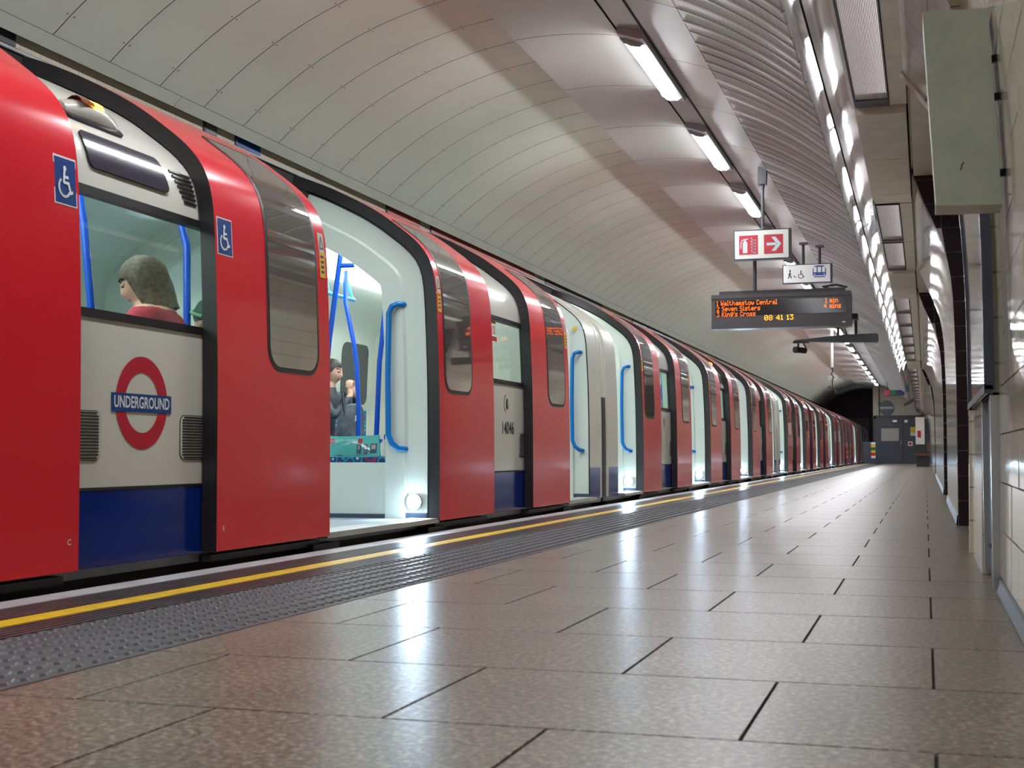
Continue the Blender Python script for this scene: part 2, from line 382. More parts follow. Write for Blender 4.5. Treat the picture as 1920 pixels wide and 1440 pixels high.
mb.add([(a[0] + .035, Y_START, a[1] + .03), (a[0] + .035, 68.2, a[1] + .03), (b[0] + .03, 68.2, b[1] + .03), (b[0] + .03, Y_START, b[1] + .03)], [(0, 1, 2, 3)], 0)
mb.build('fascia_backing', [BLACK], TR1)

# ---------- floor
FX0, FX1 = -1.87, .262
mb = MB(); mb.box(-2.96, 2.6, Y_START, Y_END - 2, -.5, -.008, 0); mb.box(-2.965, -2.94, Y_START, Y_END - 2, -1.1, -.02, 1)
FLOOR = skind(mb.build('floor', [GROUT, BLACK]), 'platform floor of speckled brown terrazzo tiles')
def tile_mesh(w, d):
    mb = MB(); g = .0035; c = .0008
    a = [(g, g), (w - g, g), (w - g, d - g), (g, d - g)]; b = [(g + c, g + c), (w - g - c, g + c), (w - g - c, d - g - c), (g + c, d - g - c)]
    vs = [(x, y, -.012) for x, y in a] + [(x, y, -.0006) for x, y in a] + [(x, y, 0) for x, y in b]
    fs = [(8, 9, 10, 11)] + [(i, (i + 1) % 4, 4 + (i + 1) % 4, 4 + i) for i in range(4)] + [(4 + i, 4 + (i + 1) % 4, 8 + (i + 1) % 4, 8 + i) for i in range(4)]
    mb.add(vs, fs, 0); return mb.mesh('tile', [TILE])
ROWS = ([-1.87, -1.663, -.99, -.317, FX1], [-1.87, -1.34, -.665, .01, FX1]); PR = .6325; YR0 = 2.378
tms = [[tile_mesh(r[i + 1] - r[i], PR) for i in range(4)] for r in ROWS]
ntile = 0; rest = MB()
for k in range(-2, 118):
    r = ROWS[k % 2]; y = YR0 + k * PR
    for i in range(4):
        if ntile < 296: link('tile', tms[k % 2][i], FLOOR, (r[i], y, 0)); ntile += 1
        else: rest.box(r[i] + .004, r[i + 1] - .004, y + .004, y + PR - .004, -.01, 0, 0)
for k in range(-22, -2):
    r = ROWS[k % 2]; y = YR0 + k * PR
    for i in range(4): rest.box(r[i] + .004, r[i + 1] - .004, y + .004, y + PR - .004, -.01, 0, 0)
rest.build('far_tiling', [TILE], FLOOR, kind='stuff')
MB().box(FX1, 2.6, Y_START, 70, -.008, 0).build('passage_paving', [TILE], FLOOR)
# edge: nosing, ribs, yellow line, tactile slabs
L_E = Y_END - 2
def run(name, x0, x1, z, m, L=1.2, y0=-2.0, n=62):
    mb = MB(); mb.box(x0 + .0015, x1 - .0015, .003, L - .003, -.03, z, 0); me = mb.mesh(name, [m])
    for k in range(n): link(name, me, FLOOR, (0, y0 + k * L, 0))
run('edge_slab', -2.962, -2.83, .004, NOSE)
run('ribbed_slab', -2.83, -2.63, 0.0, RIBM)
run('yellow_line_slab', -2.63, -2.53, .004, YEL)
run('ribbed_slab', -2.53, -2.38, 0.0, RIBM)
mb = MB()
for x in [-2.815 + .031 * i for i in range(6)] + [-2.515 + .031 * i for i in range(5)]:
    mb.box(x, x + .014, -2, 72.5, -.005, .005, 0)
mb.build('anti_slip_ribs', [RIBM], FLOOR, kind='stuff')
run('tactile_slab', -2.38, -1.872, 0.0, TACT, .6, -1.8, 124)
mb = MB(); n = 0
def stud(mb, x, y):
    vs = [(x + .0185 * cos(q * pi / 4), y + .026 * sin(q * pi / 4), 0) for q in range(8)] + [(x + .0125 * cos(q * pi / 4), y + .019 * sin(q * pi / 4), .0065) for q in range(8)]
    mb.add(vs, [tuple(range(8, 16))] + [(q, (q + 1) % 8, 8 + (q + 1) % 8, 8 + q) for q in range(8)], 0)
y = 1.6; j = 0
while y < 72:
    for i in range(7): stud(mb, -2.345 + .072 * i, y + (.018 if i % 2 else 0))
    y += .0667 if y < 30 else .12
mb.build('tactile_studs', [TACT], FLOOR, kind='stuff')
# track bed
mb = MB(); mb.box(-6.4, -2.96, Y_START, Y_END + 6, -1.3, -1.1, 0); skind(mb.build('floor_track', [CONC]), 'dark track bed below the train')
# far side wall of the track
mb = MB()
mb.box(-6.3, -5.9, Y_START, Y_END + 6, -1.2, 2.95, 1)
mb.box(-5.9, -5.46, Y_START, Y_END, 2.80, 3.0, 1)
mb.box(-5.60, -5.305, Y_START, Y_END, 2.985, 3.35, 0); mb.box(-5.46, -5.306, Y_START, Y_END, 2.80, 2.985, 1)
WL = skind(mb.build('wall_left', [GROUT, BLACK]), 'far wall of the track above the train with cream tiles and posters')
tm = MB(); tm.box(-5.308, -5.30, .002, .198, 2.985, 3.015); tm.box(-5.308, -5.30, .002, .198, 3.019, 3.2); tm = tm.mesh('tile', [CREAMT])
for k in range(280): link('tile', tm, WL, (0, 5.5 + k * .2, 0))
mb = MB(); mb.box(-5.308, -5.30, 5.5 + 56, Y_END, 2.985, 3.2); mb.build('far_tiling', [CREAMT], WL, kind='stuff')
for lab, ya, yb, c in (('narrow dark grey framed panel on the track wall above the orange side lamp', 6.5, 6.85, DGREY), ('grey framed panel on the track wall left of the blue strip', 9.12, 9.3, MGREY), ('blue poster strip on the track wall above the second red door', 9.62, 10.02, SIGNB),
        ('first dark red poster strip on the track wall above the open doorway', 12.8, 13.75, mat('poster_red', (.35, .05, .03), .4)), ('second longer red poster strip on the track wall, right of the first', 14.1, 18.3, mat('poster_red', (.35, .05, .03), .4)),
        ('long brown poster strip on the track wall beyond the red ones', 18.9, 22.5, mat('poster_brown', (.10, .06, .04), .5)), ('farther grey poster strip on the track wall', 25.0, 29.5, MGREY)):
    t = thing('track_poster', lab, 'poster', (0, 0, 0), 'poster strips on the track wall')
    m = MB(); m.box(-5.300, -5.292, ya, yb, 2.988, 3.14, 0); m.build('poster_sheet', [c], t); m = MB(); m.box(-5.302, -5.286, ya - .03, ya, 2.986, 3.2, 0); m.build('poster_edge', [DGREY], t)
t = thing('cable_conduit', 'pale cable conduit running along the track wall just above the train', 'cable', (0, 0, 0))
for k, (ya, yb) in enumerate(((-4, 8.75), (8.8, 14.6), (14.7, 24), (24.1, 40), (40.1, 70))):
    m = MB(); z = 2.966 + (.006 if k % 2 else 0); m.tube([(-5.29, ya, z), (-5.29, yb, z)], .012, 8); m.build('conduit', [mat('conduit_grey', (.45, .45, .46), .35)], t, .9)
# ---------- right wall
FAR = [(.211, 0), (.213, .83), (.21, 1.23), (.2, 1.58), (.186, 1.75), (.161, 1.89), (.127, 1.99), (.075, 2.13), (0, 2.3), (-.046, 2.44), (-.065, 2.49)]
NEAR = [(.25, 0), (.258, .6), (.256, 1.2), (.248, 1.45), (.236, 1.65), (.213, 1.9), (.165, 2.1), (.09, 2.28), (-.02, 2.43), (-.065, 2.49)]
def prof_at(P, z):
    for (x0, z0), (x1, z1) in zip(P, P[1:]):
        if z0 <= z <= z1: return x0 + (x1 - x0) * (z - z0) / (z1 - z0)
    return P[-1][0]
def sheet(mb, P, y0, y1, th=.15, mi=0, me=None):
    n = len(P); vs = [(x, yy, z) for x, z in P for yy in (y0, y1)] + [(x + th, yy, z) for x, z in P for yy in (y0, y1)]
    fs = []; ms = []
    for i in range(n - 1):
        fs += [(2 * i, 2 * i + 2, 2 * i + 3, 2 * i + 1), (2 * n + 2 * i, 2 * n + 2 * i + 1, 2 * n + 2 * i + 3, 2 * n + 2 * i + 2), (2 * i, 2 * n + 2 * i, 2 * n + 2 * i + 2, 2 * i + 2), (2 * i + 1, 2 * i + 3, 2 * n + 2 * i + 3, 2 * n + 2 * i + 1)]
        ms += [mi, mi if me is None else me, mi if me is None else me, mi if me is None else me]
    mb.add(vs, fs, ms)
ARCH = [(7.25, 9.79), (14.4, 17.0), (30.0, 32.6)]
WR = struct('wall_right', 'cream tiled platform wall curving inwards towards the soffit')
mb = MB(); nb = [(x + .008, z) for x, z in NEAR]
sheet(mb, nb, -6, 5.15, .15, 0); mb.build('wall_backing', [GROUT], WR, .4)

# tiles of the near wall
rowsz = [.06 + .169 * i for i in range(14)]
for i in range(13):
    z0, z1 = rowsz[i] + .0025, rowsz[i + 1] - .0025; x0, x1 = prof_at(NEAR, z0), prof_at(NEAR, z1)
    tmb = MB(); tmb.add([(x0, .002, z0), (x0, .338, z0), (x1, .338, z1), (x1, .002, z1), (x0 + .01, .002, z0), (x0 + .01, .338, z0), (x1 + .01, .338, z1), (x1 + .01, .002, z1)],
        [(0, 3, 2, 1), (4, 5, 6, 7), (0, 1, 5, 4), (2, 3, 7, 6), (0, 4, 7, 3), (1, 2, 6, 5)]); me_t = tmb.mesh('tile', [CREAMT])
    for k in range(8): link('tile', me_t, WR, (random.uniform(-.0012, .0012), 2.43 + k * .34, 0))
mb = MB(); sheet(mb, NEAR, -6, 2.43, .006, 0); mb.build('near_tiling', [CREAMW], WR, .4)
PIL = [(x - .033, z) for x, z in NEAR]
mb = MB(); sheet(mb, PIL, 5.9, 7.25, .12, 0); sheet(mb, [(prof_at(PIL, .72), .72)] + [p for p in PIL if p[1] > .72], 5.13, 5.9, .12, 0); mb.build('pilaster', [CREAMW], WR, .4)
mb = MB(); sheet(mb, [(x - .012, z) for x, z in PIL], 7.12, 7.25, .05, 0, 0); mb.build('pilaster_edging', [CREAMW], WR, .4)
fw = [(9.79, 14.4), (17.0, 30.0), (32.6, 68.2)]
for a, b in fw:
    mb = MB(); sheet(mb, FAR, a + .012, b, .15, 0); mb.build('far_wall_tiling', [CREAMW], WR, .4)
# archway jambs in black tiles + passages
for q, (a, b) in enumerate(ARCH):
    g = MB(); poly = [(x, z) for x, z in FAR] + [(1.9, 2.49), (1.9, 0)]
    g.prism(poly, lambda u, v, t: (u, b + t, v), .008, .16, 0); g.build('jamb_backing', [WGROUT], WR)
    z = .0
    while z < 2.47:
        z1 = min(z + .173, 2.49); zz0, zz1 = z + .002, z1 - .002
        for (xa, xb) in ((-1, .128), (.132, .33), (.334, .53), (.534, .73)):
            l0, l1 = max(xa, prof_at(FAR, zz0) + .001), max(xa, prof_at(FAR, zz1) + .001)
            if min(xb - l0, xb - l1) < .006: continue
            t = MB(); t.prism([(l0, zz0), (xb, zz0), (xb, zz1), (l1, zz1)], lambda u, v, w: (u, b + w, v), .0, .01, 0); t.build('black_tile', [BLKT], WR)
        z = z1
    p = MB(); p.box(1.9, 2.0, a, b + .1, 0, 2.49, 0); p.box(.45, 2.0, a - .12, a - .02, 0, 2.49, 0); p.box(-.065, 2.0, a - .1, b + .15, 2.50, 2.6, 0); p.build('passage_lining', [CREAMW], WR)
    # lintel panels
    p = MB(); p.box(-.05, .6, a + .02, b - 1.0, 2.452, 2.5, 0); p.box(-.05, .6, b - .98, b - .01, 2.452, 2.5, 0); p.build('lintel_panel', [SOFF], WR)
mb = MB(); mb.add([(x, yy, z) for (x, z) in ((.247, 0), (.237, .004), (.245, .05), (.262, .055)) for yy in (-6, 5.12)], [(0, 1, 3, 2), (2, 3, 5, 4), (4, 5, 7, 6)])
mb.add([(x, yy, z) for (x, z) in ((.214, 0), (.198, .004), (.203, .07), (.215, .075)) for yy in (9.83, 14.4)], [(0, 1, 3, 2), (2, 3, 5, 4), (4, 5, 7, 6)])
mb.add([(x, yy, z) for (x, z) in ((.214, 0), (.198, .004), (.203, .07), (.215, .075)) for yy in (17.1, 30)], [(0, 1, 3, 2), (2, 3, 5, 4), (4, 5, 7, 6)])
skind(mb.build('baseboard_right', [DGREY]), 'dark grey cove skirting along the foot of the tiled wall')
# ---------- soffit along the right wall
TR2 = struct('trim_2', 'flat soffit above the platform wall carrying grilles and cream panels')
ZS = 2.47
mb = MB(); mb.box(-.37, -.06, Y_START, 68.2, 2.53, 2.58, 0); mb.build('soffit_backing', [BLACK], TR2)
mb = MB(); mb.box(-.162, -.07, .003, 1.997, ZS, 2.52, 0); edge = mb.mesh('soffit_edge_panel', [SOFF])
mb = MB(); mb.box(-.372, -.355, .0, 2.0, ZS - .004, 2.52, 0); rail = mb.mesh('soffit_rail', [STEEL])
sol = MB(); sol.box(-.352, -.075, .004, 1.24, ZS - .03, 2.52, 0); sol = sol.mesh('soffit_panel', [SOFF])
segs = []          # (kind, y)
y = 7.85
gy = [5.80, 3.78, 1.76, -.26, 10.95, 12.97]
solids = [7.87, 9.12, 15.02, 16.28]
yy = 17.6
while yy < 66:
    if 29.5 < yy < 31: solids += [yy, yy + 1.25]; yy += 2.55
    else: gy.append(yy); yy += 2.02
for s_ in solids: link('soffit_panel', sol, TR2, (0, s_, 0))
for s_ in gy: link('soffit_edge_panel', edge, TR2, (0, s_, 0)); link('soffit_rail', rail, TR2, (0, s_, 0))
mb = MB(); mb.add([(-.352, 10.38, ZS - .03), (-.075, 10.38, ZS - .03), (-.075, 10.9, ZS), (-.352, 10.9, ZS), (-.352, 10.38, 2.52), (-.075, 10.38, 2.52), (-.075, 10.9, 2.52), (-.352, 10.9, 2.52)],
    [(0, 1, 2, 3), (4, 7, 6, 5), (0, 4, 5, 1), (2, 6, 7, 3), (0, 3, 7, 4), (1, 5, 6, 2)]); mb.build('soffit_panel', [SOFF], TR2)
def grille_meshes():
    L = 2.0; f = MB(); f.box(-.352, -.166, .003, .012, ZS - .006, 2.52, 0); f.box(-.352, -.166, L - .15, L - .003, ZS - .004, 2.52, 0)
    f.box(-.352, -.345, .012, L - .1, ZS - .006, 2.52, 0); f.box(-.171, -.166, .012, L - .1, ZS - .006, 2.52, 0)
    s = MB()
    for i in range(24):
        x = -.343 + i * .0072; s.box(x, x + .0034, .012, L - .15, ZS, ZS + .03, 0)
    b = MB(); b.box(-.346, -.17, .012, L - .1, ZS + .035, ZS + .04, 0)  # added glowing sheet above the slats, fills the floor and right wall
    return f.mesh('grille_frame', [DGREY]), s.mesh('grille_slats', [SLAT]), b.mesh('grille_fill_glow', [GFILL])
gf, gs, gb = grille_meshes(); gy.sort()
ords = ['first', 'second', 'third', 'fourth', 'fifth', 'sixth', 'seventh', 'eighth', 'ninth', 'tenth', 'eleventh', 'twelfth', 'thirteenth', 'fourteenth', 'fifteenth', 'sixteenth', 'seventeenth', 'eighteenth', 'nineteenth', 'twentieth', 'twenty-first', 'twenty-second', 'twenty-third', 'twenty-fourth', 'twenty-fifth', 'twenty-sixth', 'twenty-seventh', 'twenty-eighth']
gvis = [g for g in gy if g > 5]
for g in gvis:
    i = gvis.index(g)
    if i == 0: lab = 'large slatted metal vent grille overhead at the top right, nearest the camera'
    elif i < 3: lab = ['', 'first slatted vent grille beyond the cream soffit panel above the black tiled arch edge', 'slatted vent grille just past the dividing bar, second beyond the cream soffit panel'][i]
    else: lab = '%s slatted vent grille from the camera along the soffit above the right wall' % ords[i]
    t = thing('vent_grille', lab, 'vent', (0, g, 0), 'slatted vent grilles along the soffit')
    link('grille_frame', gf, t); link('grille_slats', gs, t, kind='stuff'); link('grille_fill_glow', gb, t)
mb = MB(); mb.box(-.352, -.166, Y_START, 5.75, ZS, 2.52, 0); mb.build('soffit_near_panel', [DGREY], TR2)

# ---------- platform ceiling lights
lx, lz = circ(RS, -.653)
tl = ang((lx, lz))
def light_meshes():
    h = MB(); L = 1.94
    def rot(u, v): # local u across (right), v down from panel
        c, s = cos(tl), sin(tl); return (lx + u * c - v * s, lz - u * s - v * c)
    def pr(poly, y0, y1, mb, mi):
        n = len(poly); vs = [(rot(u, v)[0], yy, rot(u, v)[1]) for yy in (y0, y1) for u, v in poly]
        mb.add(vs, [tuple(range(n)), tuple(range(2 * n - 1, n - 1, -1))] + [(i, i + n, (i + 1) % n + n, (i + 1) % n) for i in range(n)], mi)
    pr([(-.105, -.01), (.115, -.01), (.115, .055), (.085, .06), (-.09, .04), (-.105, .03)], -L / 2, L / 2, h, 0)
    for ya in (-.85, .832): pr([(-.10, .0), (.10, .0), (.098, .062), (.07, .088), (.0, .092), (-.07, .070), (-.10, .040)], ya, ya + .018, h, 0)
    d = MB(); k = 10
    pts = [(-.088 + .17 * i / k, .042 + .018 * i / k + .045 * sin(pi * i / k)) for i in range(k + 1)]
    pr(pts, -.83, .83, d, 0)
    return h.mesh('lamp_housing', [mat('lamp_housing_grey', (.45, .45, .47), .35)]), d.mesh('diffuser', [WLAMP], .5)
lh, ld = light_meshes()
for n in range(-5, 18):
    y = YL0 + 3.138 * n
    if n < 0: lab = 'white strip light on the tunnel ceiling above and behind the camera'
    else: lab = ('%s glowing white strip light from the camera along the curved ceiling' % ords[n])
    if n == 0: lab = 'largest glowing white strip light, nearest the camera on the curved ceiling'
    if n == 2: lab = 'glowing white strip light partly hidden by the post of the fire extinguisher sign'
    t = thing('ceiling_light', lab, 'light', (0, y, 0), 'strip lights along the tunnel ceiling' if n >= 0 else 'strip lights behind the camera')
    link('lamp_housing', lh, t); link('diffuser', ld, t)

# ================================================================== TRAIN
TX = -4.33                                            # centre line of the train
CARL = 16.43; CAR0 = 13.1 - CARL
_kp = [(1.262, .06), (1.262, .25), (1.261, .67), (1.256, 1.01), (1.244, 1.34), (1.229, 1.58), (1.196, 1.72), (1.125, 1.82), (1.005, 1.92), (.84, 2.036), (.63, 2.148), (.45, 2.23), (.25, 2.30), (0, 2.345)]
def catmull(P, n=6):
    Q = [P[0]] + P + [(-P[-2][0], P[-2][1])]; out = []
    for i in range(1, len(Q) - 2):
        for k in range(n):
            t = k / n; p = []
            for c in (0, 1):
                a, b, cc, d = Q[i - 1][c], Q[i][c], Q[i + 1][c], Q[i + 2][c]
                p.append(.5 * (2 * b + (cc - a) * t + (2 * a - 5 * b + 4 * cc - d) * t * t + (3 * b - a - 3 * cc + d) * t ** 3))
            out.append(tuple(p))
    out.append(P[-1]); return out
PB = catmull(_kp)
_S = [0.0]
for a, b in zip(PB, PB[1:]): _S.append(_S[-1] + math.hypot(b[0] - a[0], b[1] - a[1]))
STOT = _S[-1]
def pat(s):
    s = max(0, min(STOT, s))
    for i in range(len(_S) - 1):
        if s <= _S[i + 1]:
            t = (s - _S[i]) / max(1e-9, _S[i + 1] - _S[i]); a, b = PB[i], PB[i + 1]
            p = lerp(a, b, t); i0, i1 = max(0, i - 1), min(len(PB) - 1, i + 2)
            dx, dz = PB[i1][0] - PB[i0][0], PB[i1][1] - PB[i0][1]; l = math.hypot(dx, dz)
            return p, (dz / l, -dx / l)
def surf(y, s, d, sg=1):
    p, n = pat(s); return (sg * (p[0] + n[0] * d), y, p[1] + n[1] * d)
def s_z(z):
    for i in range(len(PB) - 1):
        if PB[i][1] <= z <= PB[i + 1][1]: return _S[i] + (_S[i + 1] - _S[i]) * (z - PB[i][1]) / (PB[i + 1][1] - PB[i][1])
    return STOT
def s_w(w):
    for i in range(len(PB) - 1):
        if PB[i][0] >= w >= PB[i + 1][0] and PB[i][1] > 1.3: return _S[i] + (_S[i + 1] - _S[i]) * (PB[i][0] - w) / (PB[i][0] - PB[i + 1][0])
    return STOT
def dec(y0=0, d=.003):                                # decal mapper: u along the train, v = height
    return lambda u, v, t: surf(y0 + u, s_z(v), d + t)
def slab(mb, rows, d0, d1, mo=0, me=1, mi_in=None, sg=1):
    n = len(rows); vs = []
    for s, a, b in rows: vs += [surf(a, s, d1, sg), surf(b, s, d1, sg), surf(a, s, d0, sg), surf(b, s, d0, sg)]
    fs = []; ms = []
    for i in range(n - 1):
        p = 4 * i; q = p + 4
        fs += [(p, p + 1, q + 1, q), (p + 2, q + 2, q + 3, p + 3), (p, q, q + 2, p + 2), (p + 1, p + 3, q + 3, q + 1)]
        ms += [mo, me if mi_in is None else mi_in, me, me]
    e = 4 * (n - 1); fs += [(0, 2, 3, 1), (e, e + 1, e + 3, e + 2)]; ms += [me, me]
    mb.add(vs, fs, ms)
def srange(s0, s1, step=.045):
    n = max(2, int((s1 - s0) / step)); return [s0 + (s1 - s0) * k / n for k in range(n + 1)]
def rrows(s0, s1, y0, y1, r0=0, r1=0, step=.045):
    """rounded-rectangle rows: corner radius r0 at the bottom, r1 at the top"""
    S = set(srange(s0, s1, step))
    for k in range(7): 
        if r0: S.add(s0 + r0 * (1 - cos(k / 6 * pi / 2)))
        if r1: S.add(s1 - r1 * (1 - cos(k / 6 * pi / 2)))
    out = []
    for s in sorted(S):
        i = 0
        if r0 and s < s0 + r0: i = r0 - sqrt(max(0, r0 * r0 - (s0 + r0 - s) ** 2))
        if r1 and s > s1 - r1: i = max(i, r1 - sqrt(max(0, r1 * r1 - (s - s1 + r1) ** 2)))
        out.append((s, y0 + i, y1 - i))
    return out
S0, S_SK, S_W0, S_W1 = 0.0, s_z(.362), s_z(1.03), s_z(1.535)
S_DT = s_w(.40); S_RF = s_w(.27)
# local Y layout of a carriage
SINGLE = [(.63, 1.60), (14.75, 15.825)]
DOUBLE = [(4.78, 6.48), (9.77, 11.48)]
BAYS = [(2.65, 3.69), (7.606, 8.614), (12.6, 13.61)]
# leaf (y0, y1, leading edge: -1 low end, +1 high end)
LEAVES = [(1.577, 2.65, -1), (3.69, 4.80, 1), (6.47, 7.606, -1), (8.614, 9.79, 1), (11.455, 12.60, -1), (13.61, 14.77, 1)]
LD = .080                                             # outer face of a door leaf proud of the body
def make_body():
    mb = MB()
    holes = [(a, b, s_z(.075), S_DT) for a, b in SINGLE + DOUBLE] + [(a - .14, b + .14, S_W0, S_W1) for a, b in BAYS]
    ys = sorted(set([.13, CARL - .13] + [v for h in holes for v in h[:2]]))
    ss = sorted(set([0, S_SK, STOT, S_RF] + [v for h in holes for v in h[2:]]))
    for ya, yb in zip(ys, ys[1:]):
        for sa, sb in zip(ss, ss[1:]):
            ym, sm = (ya + yb) / 2, (sa + sb) / 2
            if any(h[0] < ym < h[1] and h[2] < sm < h[3] for h in holes): continue
            mo = 1 if sm < S_SK else (2 if sm > S_RF else 0)
            slab(mb, [(s, ya, yb) for s in srange(sa, sb)], -.055, 0, mo, 3, 4)
    for sa, sb in zip([0, S_SK, S_RF], [S_SK, S_RF, STOT]):      # far side
        slab(mb, [(s, .13, CARL - .13) for s in srange(sa, sb, .09)], -.055, 0, 1 if sa == 0 else 0, 3, 4, -1)
    return mb.mesh('body_shell', [BODY, BLUE, ROOF, RUB, LIN], .6)
def leaf_meshes(y0, y1, lead):
    m = MB(); slab(m, [(s, y0, y1) for s in srange(s_z(.068), s_w(.27), .04)], .006, LD, 0, 1)
    ww = .565; wy0, wy1 = (y1 - .135 - ww, y1 - .135) if lead > 0 else (y0 + .10, y0 + .10 + ww)
    sb, st = s_z(.895), s_w(.90)
    f = MB(); slab(f, rrows(sb, st, wy0, wy1, .12, .05), .060, LD + .0025, 0, 0)
    g = MB(); slab(g, rrows(sb + .022, st - .03, wy0 + .022, wy1 - .022, .10, .04), .062, LD + .0038, 0, 0)
    return (m.mesh('door_leaf', [RED, RUB], .6), f.mesh('window_frame', [RUB], .6), g.mesh('door_window', [DGLASS], .6), (wy0, wy1))
def screen(y, t, sg, s_top, parent, d_in=-.29):
    m = MB(); S = srange(s_z(.075), s_top, .06); n = len(S); vs = []
    for s in S: vs += [surf(y, s, -.01, sg), surf(y, s, d_in, sg), surf(y + t, s, -.01, sg), surf(y + t, s, d_in, sg)]
    fs = []
    for i in range(n - 1):
        p = 4 * i; q = p + 4; fs += [(p, q, q + 1, p + 1), (p + 2, p + 3, q + 3, q + 2), (p + 1, q + 1, q + 3, p + 3), (p, p + 2, q + 2, q)]
    e = 4 * (n - 1); fs += [(0, 1, 3, 2), (e, e + 2, e + 3, e + 1)]
    m.add(vs, fs, 0)
    # raised inner border
    vs = []; 
    sgn = -1 if t > 0 else 1
    for s in S: vs += [surf(y + sgn * .022, s, d_in + .13, sg), surf(y + sgn * .022, s, d_in - .005, sg), surf(y, s, d_in + .145, sg), surf(y + t, s, d_in - .005, sg)]
    fs = []
    for i in range(n - 1):
        p = 4 * i; q = p + 4; fs += [(p, q, q + 1, p + 1), (p, p + 2, q + 2, q), (p + 1, q + 1, q + 3, p + 3)]
    m.add(vs, fs, 0)
    return m.build('draught_screen', [JAMB], parent, .5)
def wheelchair(mb, fn, t, k, mi):
    disc(mb, .10 * k, .62 * k, .11 * k, fn, t, mi)
    stroke(mb, [(.06 * k, .48 * k), (.0, .0), (.34 * k, .0), (.48 * k, -.42 * k), (.62 * k, -.36 * k)], .13 * k, fn, t, mi)
    stroke(mb, [(.02 * k, .25 * k), (.32 * k, .25 * k)], .11 * k, fn, t, mi)
    stroke(mb, [(.04 * k + u, -.22 * k + v) for u, v in arc(0, 0, .40 * k, 130, 330, 14)], .12 * k, fn, t, mi)

